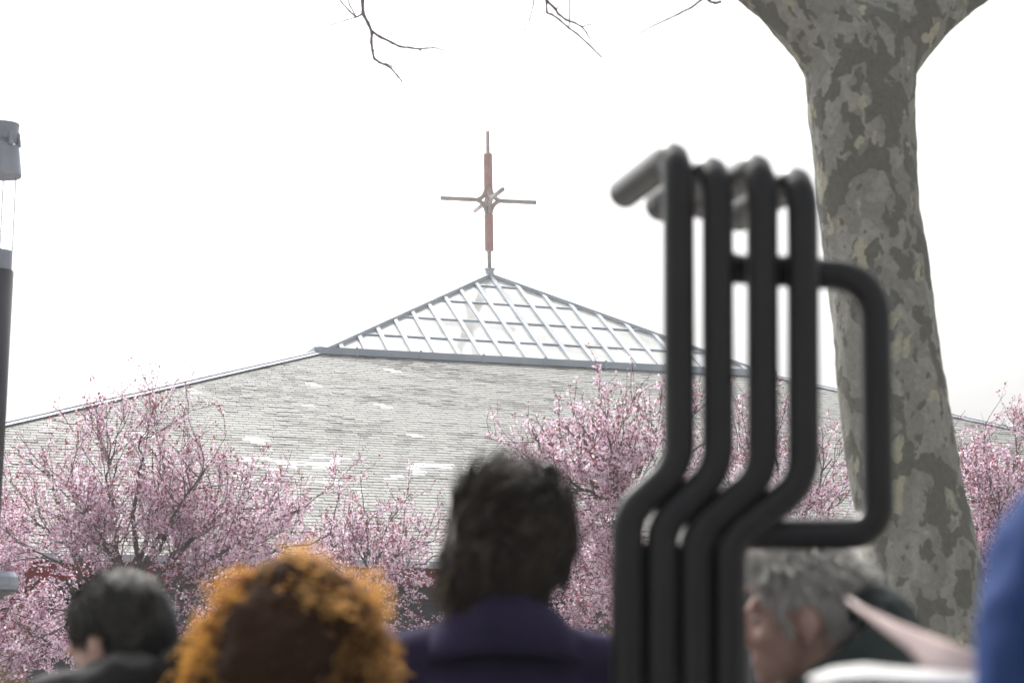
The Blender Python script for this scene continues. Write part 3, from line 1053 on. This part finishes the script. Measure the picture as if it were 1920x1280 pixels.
class Person:
    """faces local +Y; s = standing height / 1.75; lean = torso bend at the hip, bow = extra bend of the head"""

    def __init__(self, label, height, lean, bow, head_at, face, arms, yaw=0.0, tilt=0.0, group=None):
        s = self.s = height / 1.75
        self.lean, self.bow = lean, bow
        self.hip = np.array([0, 0, .93]) * s
        R = self.R = rx(-lean)
        self.t = lambda p: self.hip + R @ (np.array(p) * s - self.hip)
        self.neck = self.t((0, -.02, 1.475))
        self.HR = rx(-(lean + bow)) @ rzm(yaw) @ np.array(Matrix.Rotation(tilt, 3, 'Y'))
        self.head = self.neck + rx(-(lean + bow * .6)) @ (np.array([0, .03, .165]) * s)
        self.face = face
        w = rzm(face) @ self.head
        self.loc = (head_at[0] - w[0], head_at[1] - w[1], 0)
        self.arms = arms
        self.body(label, group)

    def H(self, p):
        return self.head + self.HR @ (np.array(p, float) * self.s)

    def body(self, label, group):
        s, t, H = self.s, self.t, self.H
        q = []
        cg = lambda a, b, ra, rb: q.append(cap_geo(a, b, ra * s, rb * s))
        eg = lambda c, r, R=None: q.append(ell_geo(c, np.array(r) * s, R))
        eg(self.hip + np.array([0, 0, .02]), (.165, .115, .12))
        eg(t((0, 0, 1.10)), (.135, .095, .15), self.R)
        eg(t((0, .005, 1.28)), (.165, .115, .18), self.R)
        cg(t((-.15, -.01, 1.385)), t((.15, -.01, 1.385)), .052, .052)
        cg(t((0, -.02, 1.40)), self.neck, .075, .058)
        cg(self.neck, H((0, -.02, -.05)), .056, .056)
        # head: skull, face, jaw, chin, nose, brow, cheeks, lips, ears
        HR = self.HR
        eg(H((0, -.018, .03)), (.077, .099, .088), HR)
        eg(H((0, .03, -.025)), (.064, .07, .085), HR)
        eg(H((0, .045, -.075)), (.046, .05, .042), HR)
        eg(H((0, .078, -.10)), (.022, .02, .018), HR)
        cg(H((0, .096, .018)), H((0, .116, -.03)), .009, .013)
        eg(H((0, .108, -.034)), (.019, .012, .010), HR)
        cg(H((-.035, .083, .03)), H((.035, .083, .03)), .012, .012)
        for a in (-1, 1):
            eg(H((a * .04, .072, -.03)), (.022, .02, .022), HR)
            eg(H((a * .082, -.006, -.012)), (.010, .023, .034), HR @ np.array(Matrix.Rotation(a * .35, 3, 'Z')))
            cg(H((a * .079, .002, -.035)), H((a * .081, -.004, -.048)), .009, .007)
        cg(H((-.018, .094, -.066)), H((.018, .094, -.066)), .007, .007)
        cg(H((-.014, .093, -.077)), H((.014, .093, -.077)), .008, .008)
        self.sh, self.el, self.wr = {}, {}, {}
        for a in (-1, 1):
            h = self.hip + np.array([a * .09, 0, -.02]) * s
            k = np.array([a * .10, .015, .50]) * s; an = np.array([a * .105, -.02, .09]) * s
            cg(h, k, .085, .057); cg(k, an, .055, .038)
            cg(an + np.array([0, -.02, -.045]) * s, an + np.array([a * .02, .14, -.055]) * s, .038, .03)
            shd = t((a * .18, -.01, 1.385)); self.sh[a] = shd
            el, wr = [np.array(v_) * s for v_ in self.arms[a]]
            el, wr = shd + el, shd + el + wr
            self.el[a], self.wr[a] = el, wr
            cg(shd, el, .052, .042); cg(el, wr, .041, .028)
            d = (wr - el) / np.linalg.norm(wr - el)
            side = np.cross(d, np.array([0, 0, 1.])); side /= np.linalg.norm(side)
            up = np.cross(side, d)
            Rm = np.stack([side, d, up], 1)
            eg(wr + d * .05 * s, (.038, .052, .016), Rm)
            self.hand = getattr(self, 'hand', {}); self.hand[a] = (wr + d * .05 * s, Rm)
            for f, (o_, ln) in enumerate(((-.028, .062), (-.0095, .072), (.0095, .068), (.028, .054))):
                b0 = wr + (d * .085 + side * o_) * s; b1 = b0 + (d * ln * .5 - up * .012 + side * o_ * .15) * s; b2 = b1 + (d * ln * .42 - up * .03) * s
                cg(b0, b1, .0088, .008); cg(b1, b2, .008, .007)
            th = -a * 1.0
            b0 = wr + (d * .025 + side * .033 * th) * s; b1 = b0 + (d * .03 + side * .024 * th - up * .012) * s; b2 = b1 + (d * .03 + side * .004 * th - up * .01) * s
            cg(b0, b1, .012, .010); cg(b1, b2, .010, .008)
        me = fuse('person', q, .0062, 5)
        o = self.o = link('person', me, M['skin'], None, True)
        o.location = self.loc; o.rotation_euler.z = self.face
        tag(o, label, 'person', group)
        for a in (-1, 1):
            V, Fs = ell_geo(H((a * .031, .078, .004)), np.array((.0115, .0115, .009)) * s)
            e = link('eye', mesh_np('eye', V, Fs), M['eye'], o, True)
            V, Fs = ell_geo(H((a * .031, .0875, .003)), np.array((.006, .0035, .006)) * s, HR)
            link('iris', mesh_np('iris', V, Fs), M['iris'], e, True)

    def coat(self, m, name='coat', puff=.03, hem=.62, wr_=.012, seed=1.0, fold=8, wide=0.0, extra=()):
        s, t = self.s, self.t
        q = []
        cg = lambda a, b, ra, rb: q.append(cap_geo(a, b, ra * s, rb * s, 22))
        eg = lambda c, r, R=None: q.append(ell_geo(c, np.array(r) * s, R))
        eg(t((0, 0, 1.28)), (.175 + puff, .125 + puff, .19), self.R)
        eg(t((0, 0, 1.10)), (.150 + puff, .110 + puff, .20), self.R)
        eg(self.hip + np.array([0, 0, .0]), (.175 + puff, .13 + puff, .2))
        for a in (-1, 1):
            cg(t((a * .03, -.012, 1.425)), t((a * (.17 + wide), -.012, 1.385)), .040 + puff, .045 + puff)
        hz = hem * s
        for c_, r_ in extra:            # world points: bunched cloth where the photograph shows it
            eg(rzm(-self.face) @ (np.array(c_) - np.array(self.loc)), r_)
        for a in (-1, 1):
            cg(self.hip + np.array([a * .07, 0, -.05]) * s, np.array([a * .085 * s, 0, hz]), .105 + puff, .115 + puff)
            cg(t((a * (.18 + wide), -.01, 1.385)), self.el[a] + np.array([a * wide, 0, 0]), .050 + puff, .046 + puff * .9)
            d = self.wr[a] - self.el[a]
            cg(self.el[a], self.el[a] + d * .93, .050 + puff * .9, .038 + puff * .8)
        me = fuse(name, q, .011, 6)
        wrinkle(me, wr_, fold, seed)
        wrinkle(me, wr_ * .35, fold * 3, seed + 5)
        return link(name, me, m, self.o, True)

    def trousers(self, m):
        s = self.s
        q = []
        for a in (-1, 1):
            h = self.hip + np.array([a * .09, 0, -.02]) * s
            k = np.array([a * .10, .015, .50]) * s; an = np.array([a * .105, -.02, .10]) * s
            q.append(cap_geo(h, k, .10 * s, .075 * s)); q.append(cap_geo(k, an, .075 * s, .062 * s))
        q.append(ell_geo(self.hip, np.array((.178, .128, .12)) * s))
        me = fuse('trousers', q, .013, 5); wrinkle(me, .008, 9, 2.2)
        link('trousers', me, m, self.o, True)

    def shoes(self, m):
        s = self.s
        for a in (-1, 1):
            an = np.array([a * .105, -.02, .09]) * s
            q = [cap_geo(an + np.array([0, -.02, -.045]) * s, an + np.array([a * .02, .15, -.052]) * s, .046 * s, .037 * s), cap_geo(an, an + np.array([0, 0, -.03]) * s, .048 * s, .05 * s)]
            me = fuse('shoe', q, .009, 4)
            v = verts_of(me); v[:, 2] = np.maximum(v[:, 2], .002); me.vertices.foreach_set('co', v.ravel()); me.update()
            link('shoe', me, m, self.o, True)

    def collar(self, m, name, r0, r1, h0, h1, back, tiltf=0.0, thick=.012, open_=.35, seg=48, cyoff=0.0):
        """standing collar: a band open at the front, radius r0 at foot to r1 at the top edge"""
        s = self.s
        bm = bmesh.new()
        R = rx(-(self.lean + tiltf))
        ring = []
        K_ = 6
        for i in range(seg + 1):
            a = -math.pi / 2 - (math.pi - open_) + 2 * (math.pi - open_) * i / seg      # runs round the back (-Y)
            col = []
            for side_ in (0, 1):
                for k in range(K_):
                    f = k / (K_ - 1) if side_ == 0 else 1 - k / (K_ - 1)
                    r = r0 + (r1 - r0) * f + (thick if side_ == 0 else 0) + .01 * math.sin(f * math.pi)
                    z = h0 + (h1 - h0) * f * (1 + .06 * math.sin(3 * a)) - (.05 * (1 + math.sin(a)) / 2)
                    p = np.array([r * math.cos(a) * 1.12, r * math.sin(a) + cyoff - back * f, z]) * s
                    col.append(bm.verts.new(self.neck + R @ p))
            ring.append(col)
        n_ = 2 * K_
        for i in range(seg):
            for k in range(n_):
                bm.faces.new((ring[i][k], ring[i][(k + 1) % n_], ring[i + 1][(k + 1) % n_], ring[i + 1][k]))
        bm.faces.new(ring[0]); bm.faces.new(list(reversed(ring[-1])))
        return bm_obj(name, bm, m, self.o, True)


def strands_obj(name, paths, r0, r1, m, parent, sides=3):
    n, k, _ = paths.shape
    V, Fq = tubes_np(paths, np.linspace(r0, r1, k)[None] * np.ones((n, 1)), sides)
    return link(name, mesh_np(name, V, Fq), m, parent)


DRESS = {k: cloth(k, *v) for k, v in {
    'purple_wool': ((.021, .0155, .045), (.036, .027, .076), .95, 6, .6), 'black_cloth': ((.010, .010, .012), (.022, .022, .025), .8),
    'green_coat_cloth': ((.018, .026, .026), (.045, .06, .058), .7), 'blue_jacket_cloth': ((.010, .028, .105), (.02, .05, .17), .8, 5, .8), 'denim': ((.03, .04, .07), (.06, .075, .11)),
    'brown_cloth': ((.05, .03, .025), (.08, .05, .04))}.items()}
M['shoe'] = mat('dark_shoe_leather', (.02, .018, .016), .4)
DOWN = {-1: ((-.05, .02, -.29), (.01, .10, -.24)), 1: ((.05, .02, -.29), (-.01, .10, -.24))}
READ = {-1: ((-.06, .04, -.27), (.10, .21, .02)), 1: ((.06, .04, -.27), (-.10, .21, .02))}


def solve_lean(height, total, z_head):
    """torso bend that brings the head centre to the height seen in the photograph"""
    lo_a, hi_a = 0.0, 1.4
    s = height / 1.75
    f = lambda L: (.93 + (rx(-L) @ np.array([0, -.02, .545]))[2] + (rx(-(L + (total - L) * .6)) @ np.array([0, .03, .165]))[2]) * s
    for _ in range(40):
        mid = (lo_a + hi_a) / 2
        if f(mid) > z_head: lo_a = mid
        else: hi_a = mid
    return lo_a, total - lo_a


def head_target(px, py, D):
    p = P(px, py, D)
    return (p.x, p.y), p.z


def hair_mat(name, stops, trans, rough=.45):
    return leafy(name, stops, trans, rough)


# --- woman in the purple coat, seen from behind
(hx, hz) = head_target(938, 1018, 3.7)
p1 = Person('person from behind in purple wool coat with dark brown clipped hair', 1.68, *solve_lean(1.68, .15, hz), hx, .10, DOWN, yaw=.15, tilt=.0)
p1.coat(DRESS['purple_wool'], hem=.55, puff=.036, wr_=.007, fold=5, wide=.035)
p1.collar(DRESS['purple_wool'], 'collar', .130, .088, -.06, .045, .0, open_=.5, thick=.014)
p1.trousers(DRESS['black_cloth']); p1.shoes(M['shoe'])
M['hair_dark'] = hair_mat('dark_brown_hair', [(0, (.010, .007, .006)), (.6, (.028, .019, .015)), (1, (.08, .052, .036))], .25, .6)
M['hair_loose'] = hair_mat('light_brown_loose_hair', [(0, (.10, .06, .03)), (1, (.26, .17, .09))], .4)


def shell_hair(per, name, ells, m, n_str, voxel=.008, flow=None, length=.09, lift=.006, rad=.0022, seed=1, cull=None, wob=.12):
    """hair mass fused from ellipsoids plus strands lying on it, combed along flow(p)->dir"""
    s = per.s
    rg = np.random.default_rng(seed)
    q = [ell_geo(per.H(c), np.array(r) * s, per.HR @ np.array(Matrix.Rotation(rot, 3, 'Y'))) for c, r, rot in ells]
    me = fuse(name, q, voxel, 4)
    wrinkle(me, .006, 18, seed * 1.7, (1.6, 1, .6))
    v, nn = verts_of(me).astype(float), normals_of(me).astype(float)
    o = link(name, me, m, per.o, True)
    i = rg.integers(0, len(v), n_str)
    p, nr = v[i], nn[i]
    loc = (p - per.head) @ per.HR / s
    nl = nr @ per.HR
    d = flow(loc, nl, rg)
    d = unit(d - nl * (d * nl).sum(1, keepdims=True))
    K_ = 7
    path = np.empty((n_str, K_, 3)); path[:, 0] = loc
    L = length * rg.uniform(.5, 1.2, n_str)
    for k in range(1, K_):
        d = unit(d + rg.normal(0, wob, d.shape) * .5)
        path[:, k] = path[:, k - 1] + d * (L / (K_ - 1))[:, None]
    path += nl[:, None, :] * (lift * (np.linspace(0.2, 1, K_)[None, :, None]) * rg.uniform(.3, 1.6, (n_str, 1, 1)))
    if cull is not None:
        path = path[~cull(path).any(1)]
    world_ = per.head + (path * s) @ per.HR.T
    strands_obj('hair_strands', world_, rad, rad * .35, m, o)
    return o


# hair gathered up towards a clip at the upper right, falling to the collar
def flow1(p, n, rg):
    tgt = np.array([.055, -.07, .10])
    up = unit(tgt - p)
    dn = np.stack([np.where(p[:, 0] > 0, -.7, -.05), np.full(len(p), .25), np.full(len(p), -1.0)], 1)
    w = np.clip((.05 - p[:, 2:3]) / .13 + rg.normal(0, .2, (len(p), 1)), 0, 1)
    return up * (1 - w) + dn * w + rg.normal(0, .15, p.shape)


shell_hair(p1, 'hair', [((-.012, -.028, .04), (.086, .108, .088), 0), ((-.022, -.04, .078), (.05, .075, .052), -.2), ((.048, -.07, .012), (.084, .072, .092), -.3), ((-.048, -.05, -.04), (.080, .075, .125), .14), ((.01, -.075, -.05), (.085, .06, .11), .25), ((.088, -.058, .0), (.054, .06, .07), 0), ((-.055, -.07, -.11), (.055, .05, .06), .2)],
           M['hair_dark'], 2600, flow=flow1, length=.10, seed=3, rad=.0016, lift=.003)
rg = np.random.default_rng(4)
n_ = 70
st = np.stack([rg.uniform(-.118, -.06, n_), rg.uniform(-.09, -.03, n_), rg.uniform(-.08, 0, n_)], 1)
pth = np.empty((n_, 8, 3)); pth[:, 0] = st
d = unit(np.array([-.35, -.15, -1.0]) + rg.normal(0, .16, (n_, 3)))
for k in range(1, 8):
    d = unit(d + np.array([-.03, 0, 0]) + rg.normal(0, .06, (n_, 3)))
    pth[:, k] = pth[:, k - 1] + d * .017
strands_obj('loose_hair', p1.head + (pth * p1.s) @ p1.HR.T, .0013, .0005, M['hair_loose'], p1.o)
# hair clip: a small claw with teeth
bm = bmesh.new()
c0 = Vector(rzm(-p1.face) @ (np.array(P(1026, 894, 3.60)) - np.array(p1.loc)))
sweep(bm, [c0 + Vector((-.012, 0, .014)), c0 + Vector((.004, -.004, .018)), c0 + Vector((.016, -.002, .006)), c0 + Vector((.018, 0, -.010))], [.007, .011, .010, .006], 10)
for k in range(4):
    sweep(bm, [c0 + Vector((-.01 + .008 * k, -.006, .012 - .004 * k)), c0 + Vector((-.014 + .008 * k, -.016, -.012 - .004 * k))], [.003, .0015], 6)
bm_obj('hair_clip', bm, M['shoe'], p1.o, True)
# glasses temple catching light at the left
bm = bmesh.new(); M['metal'] = mat('thin_metal', (.6, .6, .62), .25, 1.0)
a_, b_ = Vector(p1.H((-.085, -.03, .0))), Vector(p1.H((-.083, .085, .012)))
sweep(bm, [Vector(p1.H((-.088, -.045, -.012))), a_, b_], .003, 8)
bm_obj('glasses_temple', bm, M['metal'], p1.o, True)

# --- person with the big red curls
(hx, hz) = head_target(556, 1190, 3.3)
p2 = Person('person with a bushy mass of orange red curly hair, head bowed', 1.58, *solve_lean(1.58, .5, hz), hx, -.25, READ)
p2.coat(DRESS['brown_cloth'], hem=.75, puff=.02); p2.trousers(DRESS['denim']); p2.shoes(M['shoe'])
M['hair_red'] = hair_mat('orange_red_hair', [(0, (.06, .025, .010)), (.35, (.22, .09, .025)), (.7, (.55, .28, .07)), (1, (.85, .60, .24))], .85, .5)
M['hair_core'] = mat('shade_dark_hair_core', (.032, .015, .008), .9, spec=.1)  # inner mass coloured dark to paint the shaded centre of the curls


def backlit_hair(name):
    """backlight painted along each strand: shaded dark inside, lit gold at the ends"""
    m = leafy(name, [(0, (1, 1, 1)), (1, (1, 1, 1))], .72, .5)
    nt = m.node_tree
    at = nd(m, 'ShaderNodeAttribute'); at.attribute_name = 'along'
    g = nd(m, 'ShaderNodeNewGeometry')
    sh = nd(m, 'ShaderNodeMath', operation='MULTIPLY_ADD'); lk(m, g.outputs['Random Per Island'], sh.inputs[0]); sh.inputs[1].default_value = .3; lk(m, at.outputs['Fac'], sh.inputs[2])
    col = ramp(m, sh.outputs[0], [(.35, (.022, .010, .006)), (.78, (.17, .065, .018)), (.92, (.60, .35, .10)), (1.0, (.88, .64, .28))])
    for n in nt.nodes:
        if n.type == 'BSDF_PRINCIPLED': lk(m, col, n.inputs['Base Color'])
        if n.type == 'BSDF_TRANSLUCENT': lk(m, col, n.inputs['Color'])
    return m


M['hair_backlit'] = backlit_hair('copper_backlit_curls')  # bright rim and dark inside are put into the strand colour


def curls(per, n, m, centre, R0, R1, turns, amp, rad, seed, squash=(1, 1, 1), back=.72, tone=1.0):
    """springy strands radiating from the head; shorter at the back to bare the shade-dark core; tone paints shade"""
    rg = np.random.default_rng(seed)
    d = unit(rg.normal(0, 1, (n, 3)))
    d = d[~((d[:, 1] > .55) & (d[:, 2] < .35))]; n = len(d)
    K_ = 24
    u_ = unit(np.cross(d, rg.normal(0, 1, (n, 3)))); w_ = np.cross(d, u_)
    tt = np.linspace(0, 1, K_)[None, :, None]
    ph = rg.uniform(0, 6.28, (n, 1, 1)); tn = rg.uniform(turns[0], turns[1], (n, 1, 1))
    A_ = rg.uniform(amp[0], amp[1], (n, 1, 1)) * (tt ** .6)
    shrt = 1 - (1 - back) * np.clip((-d[:, 1] - .25) / .6, 0, 1)
    clump = np.array([mnoise.noise(Vector(v_) * 2.6 + Vector((seed, 0, 0))) for v_ in d])
    ln = (R1 - R0) * rg.uniform(.55, 1.12, n) * shrt * (1 + .45 * clump)
    Rr = R0 + ln[:, None, None] * tt
    path = d[:, None] * Rr + A_ * (u_[:, None] * np.cos(ph + tn * tt * 6.28) + w_[:, None] * np.sin(ph + tn * tt * 6.28))
    path[..., 2] -= .02 * tt[..., 0] ** 2
    path = path * np.array(squash) + np.array(centre)
    o = strands_obj('curls', per.head + path * per.s, rad, rad * .5, m, per.o, 3)
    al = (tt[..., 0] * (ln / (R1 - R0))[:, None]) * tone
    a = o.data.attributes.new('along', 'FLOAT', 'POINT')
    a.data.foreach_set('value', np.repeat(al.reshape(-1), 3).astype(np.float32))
    return o


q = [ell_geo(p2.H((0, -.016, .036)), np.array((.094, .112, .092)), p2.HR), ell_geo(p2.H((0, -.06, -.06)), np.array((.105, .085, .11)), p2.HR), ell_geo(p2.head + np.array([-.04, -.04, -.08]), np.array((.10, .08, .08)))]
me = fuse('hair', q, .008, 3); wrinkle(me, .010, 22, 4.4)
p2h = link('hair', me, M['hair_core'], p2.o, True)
curls(p2, 3600, M['hair_backlit'], (0, -.005, .0), .08, .182, (1.5, 3.4), (.006, .018), .0012, 5, (1.04, 1, .90), .74)
curls(p2, 2000, M['hair_backlit'], (-.085, -.01, -.08), .05, .145, (1.2, 3.0), (.006, .018), .0012, 6, (1, 1, 1), .74)
curls(p2, 1300, M['hair_backlit'], (.07, .0, -.045), .05, .135, (1.2, 3.0), (.006, .018), .0012, 7, (1, 1, 1), .74)

curls(p2, 1500, M['hair_backlit'], (0, -.055, -.03), .06, .125, (1.5, 3.4), (.006, .016), .0012, 8, (1.1, .8, 1.1), 1.0, .84)  # layer over the back, toned darker to paint the shaded centre

# --- man with short dark hair at the left, looking down to the left
(hx, hz) = head_target(218, 1200, 3.7)
p3 = Person('man with short dark hair, grey patch and black jacket beside the red curly head', 1.61, *solve_lean(1.61, .55, hz), hx, 1.45, READ, yaw=-.35)
p3.coat(DRESS['black_cloth'], 'jacket', hem=.8, puff=.04, wr_=.012, seed=3, extra=((P(235, 1292, 3.58), (.10, .10, .072)), (P(150, 1312, 3.55), (.09, .12, .065)), (P(300, 1300, 3.62), (.10, .07, .06))))
p3.collar(DRESS['black_cloth'], 'jacket_collar', .13, .145, -.07, .085, .02, open_=.45, thick=.014)
p3.trousers(DRESS['denim']); p3.shoes(M['shoe'])
M['hair_short'] = hair_mat('short_dark_hair', [(0, (.012, .011, .010)), (.7, (.03, .027, .024)), (1, (.09, .08, .07))], .2)
M['hair_grey'] = hair_mat('grey_hair_patch', [(0, (.20, .21, .22)), (1, (.42, .44, .46))], .25)


def flow_short(p, n, rg):
    return np.array([0, -.2, -1.0]) + n * .9 + rg.normal(0, .25, p.shape)


shell_hair(p3, 'hair', [((0, -.026, .038), (.083, .103, .092), 0), ((0, -.05, -.01), (.080, .077, .085), 0)], M['hair_short'], 5200, flow=flow_short, length=.016, lift=.008, rad=.0011, seed=9)
rg = np.random.default_rng(10); n_ = 520
dd_ = unit(np.array([.72, -.62, -.05]) + rg.normal(0, .2, (n_, 3)))
loc = np.array([0, -.03, .02]) + dd_ * np.array([.085, .108, .096])
pth = loc[:, None] + np.linspace(0, 1, 4)[None, :, None] * (dd_ * .004 + np.array([0, -.002, -.014]))[:, None]
strands_obj('grey_patch', p3.head + (pth * p3.s) @ p3.HR.T, .0013, .0005, M['hair_grey'], p3.o)  # paler grey strands on one side of the back of the head

# --- woman with short grey hair, green coat, bending to the left behind the pipes
(hx, hz) = head_target(1502, 1156, 3.48)
p4 = Person('person with tousled short grey hair and dark green hooded coat behind the pipes', 1.64, *solve_lean(1.64, .12, hz), hx, 1.5, READ)
p4.coat(DRESS['green_coat_cloth'], hem=.6, puff=.045, wr_=.012, seed=6)
p4.collar(DRESS['green_coat_cloth'], 'collar', .125, .14, -.06, .115, .02, open_=.5, thick=.016)
p4.trousers(DRESS['black_cloth']); p4.shoes(M['shoe'])
q = [ell_geo(p4.t((0, -.15, 1.52)), np.array((.125, .07, .10)) * p4.s, p4.R), ell_geo(p4.t((0, -.13, 1.58)), np.array((.10, .06, .055)) * p4.s, p4.R), ell_geo(p4.t((0, -.15, 1.40)), np.array((.09, .05, .08)) * p4.s, p4.R)]
me = fuse('hood', q, .009, 5); wrinkle(me, .022, 11, 1.2); wrinkle(me, .008, 26, 7.2)
link('hood', me, DRESS['green_coat_cloth'], p4.o, True)
M['hair_silver'] = hair_mat('silver_grey_hair', [(0, (.25, .245, .235)), (.35, (.60, .59, .57)), (1, (.90, .89, .86))], .35)
M['hair_silver_root'] = mat('grey_hair_roots', (.5, .49, .475), .7)


def flow_tousle(p, n, rg):
    sw = np.stack([np.sin(p[:, 2] * 40), np.cos(p[:, 2] * 33 + 1) * .8, np.full(len(p), -.9)], 1)
    return sw + np.array([0, .35, 0]) + rg.normal(0, .25, p.shape)


o4 = shell_hair(p4, 'hair', [((0, -.026, .050), (.088, .108, .088), 0), ((0, -.065, .01), (.078, .062, .062), 0), ((0, .045, .08), (.065, .05, .036), 0)], M['hair_silver_root'], 3200, flow=flow_tousle, length=.055, lift=.007, rad=.0020, seed=12, wob=.3,
                cull=lambda p: (p[..., 2] < -.075) | ((p[..., 1] > -.035) & (p[..., 2] < .012) & (np.abs(p[..., 0]) > .03)) | ((p[..., 1] > .075) & (p[..., 2] < .06)))
for ch in o4.children: ch.data.materials[0] = M['hair_silver']
# a curved lock in front of the ear
rg = np.random.default_rng(20); n_ = 60
tt = np.linspace(0, 1, 10)[None, :, None]
st = np.array([.080, .032, .045]) + rg.normal(0, .0035, (n_, 3))
pth = st[:, None] + tt * np.array([.008, .012, -.075]) + np.sin(tt * 4.5) * np.array([.004, .012, 0]) + rg.normal(0, .0015, (n_, 1, 3))
st2 = pth * np.array([-1, 1, 1])
for nm, pp in (('hair_lock', pth), ('hair_lock', st2)):
    strands_obj(nm, p4.head + (pp * p4.s) @ p4.HR.T, .002, .0008, M['hair_silver'], p4.o)
# ear stud
for a in (-1, 1):
    V, Fs = ell_geo(p4.H((a * .088, -.006, -.052)), np.array((.003, .003, .003)))
    link('earring', mesh_np('earring', V, Fs), M['metal'], p4.o, True)

# --- person in the blue jacket at the right edge, holding an open magazine
p5p = P(2338, 860, 1.95)
HOLD = {-1: ((-.035, .06, -.27), (-.02, .24, .10)), 1: ((.06, .06, -.27), (-.16, .22, .10))}
p5 = Person('person in a bright blue jacket cut off by the right edge', 1.87, .05, .35, (p5p.x, p5p.y), 0.12, HOLD)
p5.coat(DRESS['blue_jacket_cloth'], 'jacket', hem=.8, puff=.035, wr_=.010, seed=11)
p5.trousers(DRESS['denim']); p5.shoes(M['shoe'])
shell_hair(p5, 'hair', [((0, -.026, .04), (.084, .104, .094), 0), ((0, -.05, -.01), (.081, .078, .085), 0)], M['hair_short'], 1500, flow=flow_short, length=.03, lift=.006, rad=.0014, seed=19)
print('p5 hands', [tuple(round(float(c), 3) for c in (rzm(.12) @ p5.hand[a][0] + np.array(p5.loc))) for a in (-1, 1)], [to_px(rzm(.12) @ p5.hand[a][0] + np.array(p5.loc)) for a in (-1, 1)])

# magazine: two arched leaves meeting in a spine
M['paper_white'] = mat('white_glossy_paper', (.80, .80, .80), .25)
M['paper_pink'] = noisy(mat('pale_pink_paper', (.55, .43, .41), .5), (.50, .38, .36), (.62, .50, .48), scale=7)
MD = 2.3
mag = empty('magazine', P(1700, 1275, MD))
tag(mag, 'open magazine with white and pale pink leaves held by the blue jacket', 'magazine')
mo = mag.location


def sheet(name, pts_a, pts_b, m, th=.0025):
    """curved leaf between two edge polylines"""
    bm = bmesh.new()
    n_ = len(pts_a); rows_ = []
    for sgn in (0, 1):
        g = []
        for i in range(n_):
            a, b = Vector(pts_a[i]) - mo, Vector(pts_b[i]) - mo
            g.append([bm.verts.new(a.lerp(b, k / 6) + Vector((0, 0, -th * sgn))) for k in range(7)])
        rows_.append(g)
    for i in range(n_ - 1):
        for k in range(6):
            bm.faces.new((rows_[0][i][k], rows_[0][i + 1][k], rows_[0][i + 1][k + 1], rows_[0][i][k + 1]))
            bm.faces.new((rows_[1][i][k], rows_[1][i][k + 1], rows_[1][i + 1][k + 1], rows_[1][i + 1][k]))
    for i in range(n_ - 1):
        for k in (0, 6):
            bm.faces.new((rows_[0][i][k], rows_[1][i][k], rows_[1][i + 1][k], rows_[0][i + 1][k]))
    for k in range(6):
        for i in (0, n_ - 1):
            bm.faces.new((rows_[0][i][k], rows_[0][i][k + 1], rows_[1][i][k + 1], rows_[1][i][k]))
    return bm_obj(name, bm, m, mag, True)


sheet('white_page', [P(1512, 1268, 2.26), P(1560, 1250, 2.26), P(1620, 1243, 2.26), P(1700, 1250, 2.26), P(1830, 1262, 2.26)],
      [P(1530, 1276, 2.10), P(1570, 1270, 2.10), P(1630, 1268, 2.10), P(1700, 1272, 2.10), P(1830, 1280, 2.10)], M['paper_white'], .004)
sheet('pink_page', [P(1588, 1118, 2.34), P(1625, 1140, 2.34), P(1690, 1168, 2.33), P(1760, 1195, 2.32), P(1835, 1222, 2.30)],
      [P(1596, 1128, 2.30), P(1650, 1172, 2.29), P(1705, 1215, 2.28), P(1730, 1250, 2.27), P(1835, 1262, 2.262)], M['paper_pink'], .003)
sheet('lower_pages', [P(1520, 1276, 2.255), P(1580, 1272, 2.255), P(1640, 1268, 2.255), P(1720, 1270, 2.255), P(1830, 1276, 2.255)],
      [P(1535, 1300, 2.11), P(1580, 1297, 2.11), P(1640, 1294, 2.11), P(1720, 1298, 2.11), P(1830, 1302, 2.11)], M['paper_pink'], .012)
print('slates', len(slates), 'single', len(single), 'tris', sum(len(o.data.polygons) for o in C.objects if o.type == 'MESH'))

# ------------------------------------------------------------------ lens glare added as a thin veil of haze
bm = bmesh.new()
box(bm, (-920, -320, -1), (1840, 0, 0), (0, 1840, 0), (0, 0, 17))
M['glare_haze'] = bpy.data.materials.new('thin_glare_haze'); M['glare_haze'].use_nodes = True
nt = M['glare_haze'].node_tree; nt.nodes.clear()
ou = nt.nodes.new('ShaderNodeOutputMaterial'); pv = nt.nodes.new('ShaderNodeVolumePrincipled')
pv.inputs['Color'].default_value = (.97, .98, 1, 1); pv.inputs['Density'].default_value = .0018  # volume lifts far tones in place of lens glare
nt.links.new(pv.outputs[0], ou.inputs['Volume'])
tag(bm_obj('glare_haze', bm, M['glare_haze']), kind='stuff')
